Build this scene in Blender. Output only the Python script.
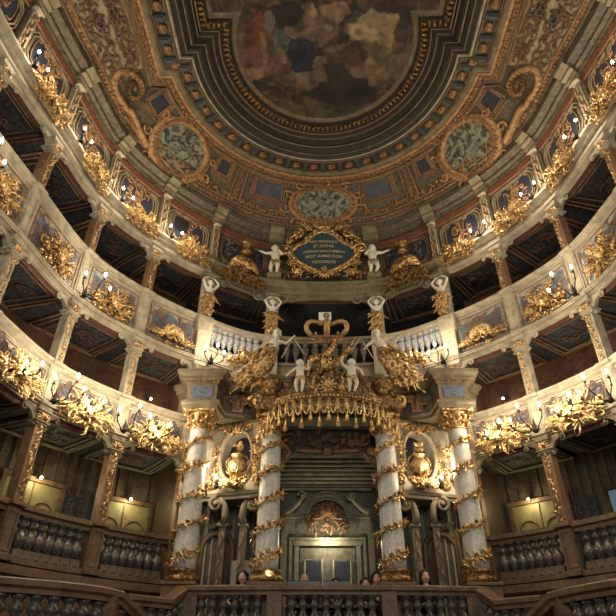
import bpy, math, random
from math import sin, cos, pi, atan2, sqrt, radians, hypot
from mathutils import Matrix, Vector
for o in list(bpy.data.objects): bpy.data.objects.remove(o)
S = bpy.context.scene
COL = S.collection
# ---------------------------------------------------------------- camera, world, light, exposure
FPX, TH, RO, YA, CX0 = 548.64, .59774, .004959, -.015059, -.278
def ray(x, y):
    a, b = x-308, y-308
    a, b = a*cos(RO)+b*sin(RO), -a*sin(RO)+b*cos(RO)
    Y = FPX*cos(TH)+b*sin(TH); Z = FPX*sin(TH)-b*cos(TH)
    return Vector((a*cos(YA)+Y*sin(YA), -a*sin(YA)+Y*cos(YA), Z))
def uz(x, y, z):
    r = ray(x, y); t = z/r.z
    return (r.x*t+CX0, r.y*t)
cam = bpy.data.objects.new('camera', bpy.data.cameras.new('camera')); COL.objects.link(cam)
cam.data.sensor_width = 36; cam.data.lens = FPX/616*36; cam.data.clip_end = 200
fw = ray(308, 308).normalized(); rt = (ray(309, 308)-ray(308, 308)).normalized(); up = rt.cross(fw)
M = Matrix((rt, up, -fw)).transposed().to_4x4(); M.translation = (CX0, 0, 0)
cam.matrix_world = M
S.camera = cam
S.view_settings.view_transform = 'Standard'; S.view_settings.look = 'None'
S.view_settings.gamma = 1; S.view_settings.use_curve_mapping = False
S.view_settings.exposure = 0.55
W = bpy.data.worlds.new('hall_air'); S.world = W; W.use_nodes = True
W.node_tree.nodes['Background'].inputs[0].default_value = (1.0, .86, .66, 1)
W.node_tree.nodes['Background'].inputs[1].default_value = .12
def area(name, loc, target, size, power, col):
    l = bpy.data.lights.new(name, 'AREA'); l.size = size; l.energy = power; l.color = col
    o = bpy.data.objects.new(name, l); COL.objects.link(o); o.location = loc
    o.rotation_euler = (Vector(target)-Vector(loc)).to_track_quat('-Z', 'Y').to_euler()
    return o
area('stage_side_fill', (0, -3.5, 4.5), (0, 12, 6.0), 4.0, 250, (1, .93, .82))  # added broad soft fill for the whole hall, unseen, from the stage side
CANDLE = 21.0      # watts for one cluster of candle bulbs
# ---------------------------------------------------------------- materials
def mat(name, col, rough=.6, metal=0, var=.25, scale=6, bump=0, col2=None, emit=None, estr=0, dist=.0, thr=(.35, .65), bscale=None, spec=.5):
    m = bpy.data.materials.new(name); m.use_nodes = True
    nt = m.node_tree; n = nt.nodes; L = nt.links; b = n['Principled BSDF']
    b.inputs['Roughness'].default_value = rough; b.inputs['Metallic'].default_value = metal
    b.inputs['Specular IOR Level'].default_value = spec
    tc = n.new('ShaderNodeTexCoord'); nz = n.new('ShaderNodeTexNoise'); nz.inputs['Scale'].default_value = scale
    nz.inputs['Detail'].default_value = 5; nz.inputs['Distortion'].default_value = dist
    L.new(tc.outputs['Object'], nz.inputs['Vector'])
    cr = n.new('ShaderNodeValToRGB'); c2 = col2 or tuple(c*(1-var) for c in col)
    cr.color_ramp.elements[0].position = thr[0]; cr.color_ramp.elements[1].position = thr[1]
    cr.color_ramp.elements[0].color = (*c2, 1); cr.color_ramp.elements[1].color = (*col, 1)
    L.new(nz.outputs['Fac'], cr.inputs[0]); L.new(cr.outputs[0], b.inputs['Base Color'])
    if bump:
        bp = n.new('ShaderNodeBump'); bp.inputs['Strength'].default_value = bump; bp.inputs['Distance'].default_value = .02
        n2 = n.new('ShaderNodeTexNoise'); n2.inputs['Scale'].default_value = bscale or scale*3; n2.inputs['Detail'].default_value = 4
        L.new(tc.outputs['Object'], n2.inputs['Vector']); L.new(n2.outputs['Fac'], bp.inputs['Height']); L.new(bp.outputs[0], b.inputs['Normal'])
    if emit:
        b.inputs['Emission Color'].default_value = (*emit, 1); b.inputs['Emission Strength'].default_value = estr
    return m
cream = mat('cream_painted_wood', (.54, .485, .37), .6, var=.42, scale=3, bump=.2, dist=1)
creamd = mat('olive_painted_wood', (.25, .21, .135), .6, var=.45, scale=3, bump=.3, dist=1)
marb = mat('marbled_frieze', (.52, .48, .39), .55, scale=5, col2=(.30, .28, .24), dist=3)
wood = mat('brown_wood', (.19, .115, .06), .5, var=.5, scale=4, bump=.2, dist=2)
woodd = mat('dark_brown_wood', (.085, .055, .032), .55, var=.5, scale=4, bump=.2, dist=2)
woodp = mat('pinkish_marbled_wood', (.30, .175, .10), .5, var=.5, scale=5, dist=2)
green = mat('grey_green_panelling', (.17, .165, .115), .6, var=.5, scale=5, dist=2, bump=.2)
greenl = mat('light_grey_green_moulding', (.32, .30, .21), .6, var=.4, scale=6, bump=.2)
gold = mat('gilded_wood', (.80, .56, .26), .30, .8, col2=(.20, .095, .03), scale=16, bump=1, bscale=34, thr=(.38, .56))  # dark brown noise puts the shade of carved crevices into the gold
goldd = mat('old_gilding', (.42, .26, .10), .42, .6, col2=(.10, .055, .025), scale=14, bump=1, bscale=30, thr=(.4, .6))  # same crevice shade painted into the duller gold by its dark tone
goldb = mat('bright_gilding', (.92, .68, .34), .28, .75, col2=(.30, .15, .05), scale=18, bump=1, bscale=36, thr=(.34, .52))  # brown end of the ramp again paints shaded crevices
orange = mat('ochre_gilt_relief', (.42, .235, .11), .55, .1, col2=(.10, .05, .028), scale=14, bump=.9, bscale=25)
orangel = mat('light_ochre_relief', (.52, .31, .16), .55, .1, col2=(.25, .13, .055), scale=10, bump=.7, bscale=25)
redm = mat('red_marbling', (.26, .10, .055), .55, col2=(.07, .035, .022), scale=12, dist=2, bump=.3)
blue = mat('dark_blue_paint', (.032, .042, .070), .55, col2=(.014, .017, .028), scale=7, dist=2)
bluel = mat('grey_blue_paint', (.17, .21, .30), .55, col2=(.075, .09, .135), scale=9, dist=2)
cblk = mat('dark_teal_console', (.085, .095, .095), .55, col2=(.03, .035, .035), scale=9, dist=2)
bluetop = mat('blue_inscription_ground', (.035, .075, .10), .5, col2=(.02, .04, .055), scale=9, dist=2)
boxblue = mat('painted_box_ceiling', (.12, .11, .10), .6, col2=(.020, .026, .045), scale=5, dist=4, thr=(.42, .62))
mauve = mat('mauve_scroll_paint', (.20, .105, .085), .6, var=.4, scale=12)
tan = mat('tan_scroll_paint', (.32, .19, .10), .6, var=.4, scale=12)
darkc = mat('dark_painted_ceiling', (.046, .036, .026), .6, col2=(.018, .015, .012), scale=5, dist=2)
olivec = mat('olive_painted_ceiling', (.15, .125, .085), .6, col2=(.055, .045, .032), scale=5, dist=2, bump=.2)
foliage = mat('cream_foliage_ground', (.42, .38, .26), .6, col2=(.25, .22, .14), scale=5, dist=1)
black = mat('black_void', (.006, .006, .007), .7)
white = mat('white_painted_figure', (.80, .76, .66), .45, var=.15, scale=8)
colw = mat('white_marbled_column', (.66, .65, .60), .35, col2=(.45, .45, .44), scale=5, dist=3)
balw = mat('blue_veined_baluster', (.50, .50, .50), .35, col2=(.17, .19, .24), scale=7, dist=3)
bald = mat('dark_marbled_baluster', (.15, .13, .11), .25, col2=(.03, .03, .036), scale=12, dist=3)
balb = mat('brown_baluster_base', (.17, .12, .07), .5, var=.5, scale=8)
crownm = mat('ochre_gilt_crown', (.62, .40, .17), .42, .45, var=.4, scale=8)
letter = mat('gilt_lettering', (.75, .56, .26), .5, var=.2)
iron = mat('black_iron', (.02, .017, .014), .45, .6)
bulb = mat('lit_candle_bulb', (1, .9, .7), emit=(1, .86, .62), estr=40)
lamp = mat('lit_box_lamp', (1, .9, .7), emit=(1, .84, .45), estr=14)
door = mat('olive_yellow_door', (.30, .26, .12), .55, var=.4, scale=4, dist=1)
reddk = mat('dark_red_valance', (.11, .035, .022), .7, var=.4, scale=8)
gris = mat('grisaille_relief', (.26, .27, .20), .6, col2=(.03, .035, .028), scale=3, dist=2.5, thr=(.40, .60))
skin = mat('skin', (.68, .42, .31), .5, var=.1); hairm = mat('dark_brown_hair', (.025, .014, .009), .6, bump=.8, bscale=90)
cloth = mat('black_cloth', (.012, .012, .014), .8); lipm = mat('lip_colour', (.35, .08, .06), .5)
board = mat('pale_board', (.32, .30, .26), .6, var=.1); plastic = mat('black_plastic', (.01, .01, .012), .35)
paper = mat('white_casing', (.85, .85, .85), .5, var=.05); coolw = mat('daylit_window', (.2, .3, .4), emit=(.35, .55, .75), estr=.09)
# ---------------------------------------------------------------- mesh builder
class MB:
    def __init__(s): s.v = []; s.f = []; s.sm = []; s.M = None
    def add(s, vs, fs, smooth=True):
        k = len(s.v)
        if s.M is not None: vs = [s.M @ Vector(v) for v in vs]
        s.v += [tuple(v) for v in vs]; s.f += [tuple(i+k for i in f) for f in fs]; s.sm += [smooth]*len(fs)
        return s
    def box(s, c, d, bev=0, rz=0):
        x, y, z = c; a, b, h = d[0]/2, d[1]/2, d[2]/2
        pts = []
        e = min(bev, a*.9, b*.9, h*.9)
        for zz, i in ([(-h, e), (-h+e, 0), (h-e, 0), (h, e)] if e else [(-h, 0), (h, 0)]):
            pts.append([(-a+i, -b+i, zz), (a-i, -b+i, zz), (a-i, b-i, zz), (-a+i, b-i, zz)])
        vs = []; fs = []
        for r in pts:
            for p in r: vs.append((x+p[0]*cos(rz)-p[1]*sin(rz), y+p[0]*sin(rz)+p[1]*cos(rz), z+p[2]))
        n = len(pts)
        for k in range(n-1):
            for j in range(4): fs.append((k*4+j, k*4+(j+1) % 4, k*4+4+(j+1) % 4, k*4+4+j))
        fs.append((3, 2, 1, 0)); fs.append(tuple((n-1)*4+j for j in range(4)))
        return s.add(vs, fs, False)
    def tube(s, pts, r, seg=7, flat=1, up=None, closed=False, caps=True):
        P = [Vector(p) for p in pts]; n = len(P)
        R = r if isinstance(r, (list, tuple)) else [r]*n
        vs = []; fs = []
        ref = Vector(up) if up else None; pu = None
        for i in range(n):
            a = P[(i-1) % n] if (closed or i) else P[0]; b = P[(i+1) % n] if (closed or i < n-1) else P[-1]
            t = (b-a)
            t = t.normalized() if t.length > 1e-9 else Vector((0, 0, 1))
            if ref: u = ref
            elif pu is not None: u = pu
            else: u = Vector((0, 0, 1)) if abs(t.z) < .9 else Vector((1, 0, 0))
            w = t.cross(u)
            if w.length < 1e-5: w = t.cross(Vector((.3, .5, .8)))
            w.normalize(); q = w.cross(t).normalized(); pu = q
            for k in range(seg):
                g = 2*pi*k/seg
                vs.append(P[i]+w*(R[i]*cos(g))+q*(R[i]*flat*sin(g)))
        for i in range(n if closed else n-1):
            j = (i+1) % n
            for k in range(seg):
                l = (k+1) % seg; fs.append((i*seg+k, i*seg+l, j*seg+l, j*seg+k))
        if caps and not closed:
            fs.append(tuple(range(seg-1, -1, -1))); fs.append(tuple((n-1)*seg+k for k in range(seg)))
        return s.add(vs, fs)
    def lathe(s, prof, seg=14, c=(0, 0, 0), sx=1, sy=1, smooth=True, a0=0, a1=2*pi):
        full = abs(a1-a0-2*pi) < 1e-6; m = seg if full else seg+1
        vs = []; fs = []
        for r, z in prof:
            for k in range(m):
                g = a0+(a1-a0)*k/seg; vs.append((c[0]+r*cos(g)*sx, c[1]+r*sin(g)*sy, c[2]+z))
        for i in range(len(prof)-1):
            for k in range(seg):
                l = (k+1) % m; fs.append((i*m+k, i*m+l, i*m+m+l, i*m+m+k))
        if full: fs.append(tuple(range(m-1, -1, -1))); fs.append(tuple((len(prof)-1)*m+k for k in range(m)))
        return s.add(vs, fs, smooth)
    def ball(s, c, r, seg=8, rings=5):
        r = r if isinstance(r, (tuple, list)) else (r, r, r); vs = [(c[0], c[1], c[2]-r[2])]; fs = []
        for i in range(1, rings):
            a = -pi/2+pi*i/rings
            for k in range(seg): g = 2*pi*k/seg; vs.append((c[0]+r[0]*cos(a)*cos(g), c[1]+r[1]*cos(a)*sin(g), c[2]+r[2]*sin(a)))
        vs.append((c[0], c[1], c[2]+r[2])); N = len(vs)-1
        for k in range(seg):
            l = (k+1) % seg; fs.append((0, 1+l, 1+k)); fs.append((N, N-seg+k, N-seg+l))
            for i in range(rings-2): fs.append((1+i*seg+k, 1+i*seg+l, 1+(i+1)*seg+l, 1+(i+1)*seg+k))
        return s.add(vs, fs)
    def grid(s, rows, smooth=True, closed=False):
        m = len(rows[0]); vs = [p for r in rows for p in r]; fs = []
        for i in range(len(rows)-1):
            for k in range(m if closed else m-1):
                l = (k+1) % m; fs.append((i*m+k, i*m+l, i*m+m+l, i*m+m+k))
        return s.add(vs, fs, smooth)
    def prism(s, poly, y0, y1):          # polygon in local x,z pushed from y0 to y1
        n = len(poly); vs = [(x, y0, z) for x, z in poly]+[(x, y1, z) for x, z in poly]
        fs = [tuple(range(n)), tuple(range(2*n-1, n-1, -1))]+[(i, (i+1) % n, n+(i+1) % n, n+i) for i in range(n)]
        return s.add(vs, fs, False)
def put(name, mb, m, parent=None, world=False, loc=None, rotz=0, label=None, cat=None, group=None, kind=None):
    vs = mb.v
    if world and parent is not None:
        iv = parent['_m'] if False else MATS[parent.name].inverted(); vs = [iv @ Vector(v) for v in vs]
    me = bpy.data.meshes.new(name); me.from_pydata([tuple(v) for v in vs], [], mb.f)
    me.polygons.foreach_set('use_smooth', mb.sm); me.materials.append(m); me.update()
    o = bpy.data.objects.new(name, me); COL.objects.link(o)
    if parent is not None: o.parent = parent
    if loc is not None: o.location = loc
    o.rotation_euler = (0, 0, rotz)
    if label: o['label'] = label
    if cat: o['category'] = cat
    if group: o['group'] = group
    if kind: o['kind'] = kind
    MATS[o.name] = (MATS[parent.name] if parent is not None and parent.name in MATS else Matrix()) @ Matrix.Translation(loc or (0, 0, 0)) @ Matrix.Rotation(rotz, 4, 'Z')
    return o
MATS = {}
def thing(name, label, cat, loc=(0, 0, 0), rotz=0, group=None, kind=None):
    o = bpy.data.objects.new(name, None); COL.objects.link(o); o.empty_display_size = .1
    o.location = loc; o.rotation_euler = (0, 0, rotz)
    if label: o['label'] = label
    if cat: o['category'] = cat
    if group: o['group'] = group
    if kind: o['kind'] = kind
    MATS[o.name] = Matrix.Translation(loc) @ Matrix.Rotation(rotz, 4, 'Z')
    return o
def dup(src, loc=None, rotz=None, label=None, group=None, parent=None):
    c = src.copy(); COL.objects.link(c)
    if parent is not None: c.parent = parent
    if loc is not None: c.location = loc
    if rotz is not None: c.rotation_euler = (0, 0, rotz)
    if label: c['label'] = label
    if group: c['group'] = group
    for ch in KIDS.get(src.name, [k for k in src.children]): dup(ch, parent=c)
    return c
KIDS = {}
PROTO = {}
def place(key, maker, loc, rotz, label, group=None):
    """the first call builds the thing, later calls copy it with its parts"""
    if key not in PROTO:
        t = maker(); PROTO[key] = t; t.location = loc; t.rotation_euler = (0, 0, rotz); t['label'] = label
        if group: t['group'] = group
        return t
    return dup(PROTO[key], loc, rotz, label, group)
# ---------------------------------------------------------------- plan of the hall
half = [(1.5, 13.0), (3.2, 12.05), (4.42, 10.86), (5.34, 9.35), (5.68, 7.42), (5.93, 5.7), (6.0, 4.0)]
NODES = [(-x, y) for x, y in reversed(half)]+half           # index 0..13
EXT = [(-6.0, 2.2)]+NODES+[(6.0, 2.2)]
def plan(u, off=0):
    u = max(0, min(13-1e-6, u)); i = int(u); t = u-i
    a, b, c, d = [Vector(EXT[i+k]) for k in range(4)]
    p = .5*((2*b)+(c-a)*t+(2*a-5*b+4*c-d)*t*t+(3*b-a-3*c+d)*t**3)
    g = .5*((c-a)+2*(2*a-5*b+4*c-d)*t+3*(3*b-a-3*c+d)*t*t); g.normalize()
    n = Vector((g.y, -g.x)); q = p+n*off
    return q.x, q.y, n
def wp(u, z, off=0):
    x, y, n = plan(u, off); return (x, y, z)
def rz(u):
    n = plan(u)[2]; return atan2(-n.x, n.y)
def sweep(mb, prof, u0, u1, n=8, smooth=False):
    rows = []
    for k in range(n+1):
        u = u0+(u1-u0)*k/n; rows.append([wp(u, z, o) for o, z in prof])
    m = len(prof)
    # flat across the profile, continuous along the curve
    for j in range(m-1): mb.grid([[r[j], r[j+1]] for r in rows], smooth)
    return mb
def line(mb, path, off, r, closed=False, seg=5):
    mb.tube([wp(u, z, off) for u, z in path], r, seg, closed=closed); return mb
def sweep_poly(mb, pts, prof, left=False):
    """profile (offset, z) swept along a plan polyline; offset is to the right of travel"""
    n = len(pts); P = [Vector(p[:2]) for p in pts]; Z = [p[2] if len(p) > 2 else 0 for p in pts]; rows = []
    for i in range(n):
        a = (P[i]-P[i-1]).normalized() if i else (P[1]-P[0]).normalized()
        b = (P[i+1]-P[i]).normalized() if i < n-1 else a
        na, nb = Vector((a.y, -a.x)), Vector((b.y, -b.x)); nn = (na+nb); nn.normalize(); nn = nn/max(.4, nn.dot(na))
        rows.append([(P[i].x+nn.x*o, P[i].y+nn.y*o, Z[i]+z) for o, z in prof])
    for j in range(len(prof)-1): mb.grid([[r[j], r[j+1]] for r in rows], False)
    mb.add(rows[0], [tuple(range(len(prof)))], False); mb.add(rows[-1], [tuple(range(len(prof)))], False)
    return mb
def side(i, node=True):
    c = 6.5 if node else 6.0
    return 'left' if i < c else 'right'
ORD = ['nearest the portal', 'second from the portal', 'third from the portal', 'fourth from the portal', 'fifth from the portal', 'sixth from the portal']
def nord(i): k = 5-i if i < 6.5 else i-8; return ORD[k]       # nodes P0..P5
def bord(i): k = 4-i if i < 6 else i-8; return ORD[k]         # bays P0P1 .. P4P5
BAYS = [1, 2, 3, 4, 8, 9, 10, 11]
FAR = [0, 12]
# levels, measured from the eye
R1, B2, R2, B3, R3, B4, A0, K0, K1 = 2.46, 4.17, 5.08, 6.55, 7.87, 9.25, 9.72, 11.28, 11.72
# ---------------------------------------------------------------- ornament vocabulary (local x,z; y towards the hall)
def spiral(mb, x, z, R, a0, turns, r0, r1, y=.04, sgn=1, seg=6, n=22):
    pts = []; rr = []
    for k in range(n):
        t = k/(n-1); q = R*(1-t)**1.1+.02*R; a = a0+sgn*turns*2*pi*t
        pts.append((x+q*cos(a), y+.03*t, z+q*sin(a))); rr.append(r0+(r1-r0)*t)
    mb.tube(pts, rr, seg, up=(0, 1, 0)); mb.ball((x, y+.04, z), r1*2.0, 7, 4)
def leaf(mb, x, z, a, L, curl, w, y=.03, lift=.08, flat=.45, n=7, seg=6):
    pts = []; rr = []
    for k in range(n):
        t = k/(n-1); aa = a+curl*t*t
        pts.append((x, y+lift*sin(pi*t*.8), z)); x += cos(aa)*L/(n-1); z += sin(aa)*L/(n-1)
        rr.append(w*max(.06, sin(pi*min(1, .12+.88*t))**.7)*(1-.35*t))
    mb.tube(pts, rr, seg, flat=flat, up=(0, 1, 0))
def acanthus(mb, x, z, a, L, curl, w, y=.03, lift=.1):
    leaf(mb, x, z, a, L, curl, w*.6, y, lift)
    for k in range(1, 5):
        t = k/5; aa = a+curl*t*t*.6; px, pz = x+cos(a+curl*t*t*.4)*L*t*.85, z+sin(a+curl*t*t*.4)*L*t*.85
        for s in (-1, 1): leaf(mb, px, pz, aa+s*.8, L*.36*(1.15-t*.5), s*.9, w*.42, y+lift*.5, lift*.4, n=5, seg=5)
def flower(mb, x, z, r, y=.06, n=6):
    for k in range(n):
        a = 2*pi*k/n; mb.ball((x+cos(a)*r*.6, y, z+sin(a)*r*.6), (r*.42, r*.3, r*.42), 6, 4)
    mb.ball((x, y+r*.2, z), r*.35, 6, 4)
def fan(mb, x, z, R, a0, a1, n, w, y=.05, lift=.1):
    for k in range(n):
        a = a0+(a1-a0)*k/(n-1); leaf(mb, x+cos(a)*R*.12, z+sin(a)*R*.12, a, R, 0, w, y, lift, flat=.8, n=6)
def cscroll(mb, x, z, L, a, r, sgn=1, y=.04):
    """a C shaped scroll with a curl at each end"""
    pts = []; rr = []; n = 26
    for k in range(n):
        t = k/(n-1)*2-1; c = 2.5*t*abs(t)**1.6*sgn+t*.9*sgn
        pts.append((c, t))
    X = [0]; Z = [0]
    for k in range(1, n):
        X.append(X[-1]+cos(a+pts[k][0])*L/n); Z.append(Z[-1]+sin(a+pts[k][0])*L/n)
    mx, mz = X[n//2], Z[n//2]
    P = [(x+X[k]-mx, y+.02*abs(pts[k][1]), z+Z[k]-mz) for k in range(n)]
    mb.tube(P, [r*(1.15-.75*abs(p[1])) for p in pts], 6, up=(0, 1, 0))
    for e in (0, -1): mb.ball(P[e], r*1.1, 6, 4)
def shell(mb, x, z, R, a0, a1, n, y=.05, bulge=.12):
    for k in range(n):
        a = a0+(a1-a0)*k/(n-1); w = R*(a1-a0)/(n-1)*.56; pts = []; rr = []
        for j in range(7):
            q = .12+.88*j/6; pts.append((x+cos(a)*R*q, y+bulge*sin(pi*(.15+.8*q)), z+sin(a)*R*q)); rr.append(w*q*(1 if j < 6 else .6))
        mb.tube(pts, rr, 7)
    mb.ball((x, y+.04, z), (R*.2, R*.2, R*.16), 8, 6)
def rocaille(seed, w=1.3, h=.75, n=24, core=0):
    R = random.Random(seed); mb = MB(); n = int(n*2.6)
    for s in (-1, 1):
        cscroll(mb, s*w*.20, -.02*h, w*.62, s*.9+pi/2, .035, s, .09)
        cscroll(mb, s*w*.33, -h*.18, w*.42, s*.3+(0 if s > 0 else pi), .028, -s, .06)
        spiral(mb, s*w*.42, h*.05+R.uniform(-.05, .05), h*.15, R.uniform(0, 6), 1.5, .028, .014, .05, s)
        acanthus(mb, s*w*.22, -h*.1, pi/2-s*1.25, w*.34, -s*R.uniform(.5, 1.3), .07, .05, .12)
        acanthus(mb, s*w*.08, h*.05, pi/2-s*.55, h*.52, s*R.uniform(-1, 1), .07, .07, .14)
        acanthus(mb, s*w*.1, -h*.15, -pi/2+s*.8, h*.38, s*1.1, .06, .06, .1)
    for k in range(n):
        a = R.uniform(0, 2*pi); q = sqrt(R.random()); x, z = cos(a)*q*w*.36, sin(a)*q*h*.3
        leaf(mb, x, z, atan2(z, x*.7)+R.uniform(-.7, .7), (R.uniform(.07, .19) if k % 3 else R.uniform(.2, .34))*w*.8, R.uniform(-2.6, 2.6), R.uniform(.014, .028), .04+R.uniform(0, .12), R.uniform(.05, .15))
    for k in range(14):
        a = R.uniform(0, 2*pi); q = R.uniform(.4, 1); spiral(mb, cos(a)*q*w*.42, sin(a)*q*h*.36, R.uniform(.04, .075), R.uniform(0, 6), 1.3, .016, .008, .1, R.choice((-1, 1)), 5, 12)
    for k in range(9):
        a = R.uniform(0, 2*pi); q = R.uniform(.3, 1); flower(mb, cos(a)*q*w*.32, sin(a)*q*h*.28, R.uniform(.035, .06), .12)
    if core == 0: shell(mb, 0, -h*.10, h*.28, radians(-5), radians(185), 9, .12, .1); flower(mb, 0, -h*.08, .06, .2)
    else:
        for k in range(7): a = k*pi*2/7; flower(mb, cos(a)*.12, sin(a)*.12+.03, .06, .2)
    return mb
def mk_rocaille(seed, w, h, n, core, m):
    def f():
        t = thing('gilded_cartouche', '', 'gilded ornament')
        mb = rocaille(seed, w, h, n, core); put('foliage', mb, m, t)
        c = MB(); c.lathe([(0, -.02), (.06, -.02), (.07, .0), (.06, .03), (.04, .045), (0, .05)], 14)
        c2 = MB(); c2.M = Matrix.Translation((0, .2, -.02)) @ Matrix.Rotation(-pi/2, 4, 'X') @ Matrix.Diagonal((1, 1.3, 1, 1))
        c2.add(c.v, c.f); put('boss', c2, goldb, t)
        return t
    return f
def mk_shell_swag():
    t = thing('scallop_shell_ornament', '', 'gilded ornament'); mb = MB()
    shell(mb, 0, -.04, .30, radians(-12), radians(192), 13, .08, .14); put('shell', mb, goldb, t)
    m = MB()
    for s in (-1, 1):
        spiral(m, s*.12, -.08, .11, pi/2, 1.4, .035, .015, .14, s)
        acanthus(m, s*.2, -.13, 0 if s > 0 else pi, .42, s*.7, .08, .06, .1)
        acanthus(m, s*.42, -.12, (0 if s > 0 else pi)+s*.3, .3, -s*.9, .06, .05, .08)
        acanthus(m, s*.05, -.2, -pi/2+s*.7, .22, s*.8, .05, .06, .08)
        cscroll(m, s*.35, -.03, .35, (0 if s > 0 else pi), .02, s, .05)
    put('foliage', m, gold, t)
    return t
# ---------------------------------------------------------------- floor and walls
m = MB(); m.add([(-8, -6, -1.6), (8, -6, -1.6), (8, 16, -1.6), (-8, 16, -1.6)], [(0, 1, 2, 3)], False)
put('floor', m, woodd, kind='structure')
DEP = -1.5
def backwall(name, u0, u1, z0, z1, m_, n):
    mb = MB(); sweep(mb, [(DEP, z0), (DEP, z1)], u0, u1, n)
    if m_ is wood2:
        for k in range(int((u1-u0)*9)+1):
            u = u0+(u1-u0)*k/(int((u1-u0)*9)+1); x, y, nn = plan(u, DEP+.02); mb.box((x, y, (z0+z1)/2), (.06, .05, z1-z0), rz=rz(u))
    put(name, mb, m_, kind='structure')
wood2 = mat('box_back_boards', (.125, .09, .055), .6, var=.5, scale=5, dist=2, bump=.2)
redd = mat('dull_red_boards', (.16, .075, .05), .6, var=.5, scale=5, dist=2)
for sd, (u0, u1) in (('left', (0, 5)), ('right', (8, 13))):
    backwall('wall_'+sd, u0, u1, 1.2, B2, wood2, 30)
    backwall('wall_'+sd+'_upper', u0, u1, B2+.0, B3, redd, 30)
    backwall('wall_'+sd+'_top', u0, u1, B3, B4, redd, 30)
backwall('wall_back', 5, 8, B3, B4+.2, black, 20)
# wall under the boxes, down to the floor
for sd, (u0, u1) in (('left', (0, 5)), ('right', (8, 13))):
    m = MB(); sweep(m, [(.02, -1.6), (.02, 1.35), (.14, 1.40), (.14, 1.52), (.02, 1.56), (-.12, 1.56)], u0, u1, 40)
    put('wall_%s_base' % sd, m, woodd if 0 else wood, kind='structure')
# box floors / ceilings
def slab(name, u0, u1, z, th, m_):
    mb = MB(); sweep(mb, [(0, z), (DEP, z), (DEP, z+th), (0, z+th), (0, z)], u0, u1, 40); put(name, mb, m_, kind='structure')
for u0, u1 in ((0, 5), (8, 13)):
    slab('floor', u0, u1, 1.34, .06, woodd)
    slab('ceiling', u0, u1, B2-.02, .1, boxblue)
    slab('ceiling', u0, u1, B3-.02, .1, boxblue)
slab('ceiling', 0, 13, B4-.02, .1, boxblue); slab('ceiling', 5, 8, B3-.1, .1, olivec)
# ---------------------------------------------------------------- box ceilings: painted coffers, one per bay and tier
TN = {1: 'ground tier', 2: 'middle gallery', 3: 'top gallery'}
def coffer(i, z, tier):
    s = side(i, False)
    t = thing('painted_box_coffer', 'dark blue painted coffer over the %s box, %s side, %s' % (TN[tier], s, bord(i) if i not in (5, 7) else 'beside the centre box'), 'ceiling panel', wp(i+.5, z, DEP/2), rz(i+.5))
    a = MB()
    for q, (e, f) in enumerate(((.10, .12), (.15, .22), (.22, .34))):
        pts = []
        for k in range(9): pts.append((i+e+(1-2*e)*k/8, -f*.6))
        for k in range(9): pts.append((i+1-e-(1-2*e)*k/8, DEP+f*.6))
        a.tube([wp(u, z-.03-.01*q, o) for u, o in pts], .03-.006*q, 5, closed=True)
    put('moulding', a, woodp if tier != 1 else creamd, t, True)
    b = MB(); R = random.Random(i*7+tier)
    for k in range(9):
        for d in (1,):
            u0 = i+.3+.4*R.random(); o0 = DEP*.5+R.uniform(-.25, .25); r = R.uniform(.07, .16); a0 = R.uniform(0, 6); pts = []; sg = R.choice((-1, 1))
            L = 1.7
            for j in range(14):
                q = r*(1-j/15); an = a0+sg*j*.55; pts.append(wp(u0+q*cos(an)/L, z-.03, o0+q*sin(an)))
            b.tube(pts, [.018*(1-j/18) for j in range(14)], 4)
    put('painted_scrollwork', b, mauve, t, True)
for i in BAYS:
    if i not in (1, 11): coffer(i, B2-.03, 1)
    coffer(i, B3-.03, 2); coffer(i, B4-.03, 3)
coffer(5, B4-.03, 3); coffer(7, B4-.03, 3)
# ---------------------------------------------------------------- painted parapets
def edge_u(i, e): return i+e, i+1-e
def prof_lower(zb): return [(-.1, zb-.06), (.05, zb-.06), (.05, zb-.035), (.085, zb-.02), (.085, zb+.01), (.14, zb+.03), (.14, zb+.06), (.165, zb+.07), (.165, zb+.095), (.06, zb+.12), (.06, zb+.145), (.04, zb+.15)]
def prof_rail(zt): return [(.03, zt-.20), (.055, zt-.19), (.055, zt-.15), (.035, zt-.145), (.035, zt-.12), (.09, zt-.10), (.09, zt-.075), (.075, zt-.07), (.15, zt-.035), (.15, zt), (-.14, zt), (-.14, zt-.20)]
def painted_panel(mb, i, t0, t1, zlo, zhi, off=.052, n=8):
    rows = []
    for k in range(n+1):
        t = k/n; rows.append([wp(i+t0+(t1-t0)*t, zlo(t), off), wp(i+t0+(t1-t0)*t, zhi(t), off)])
    mb.grid(rows, False)
def lobed(i, t0, t1, zc, h, amp=.25, n=12):
    """outline of a lobed cartouche shape as lower and upper curves"""
    f = lambda t: h*(.25+.75*sin(pi*t)**.5)*(1+amp*cos(4*pi*t))*.5
    return (lambda t: zc-f(t)), (lambda t: zc+f(t))
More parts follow.
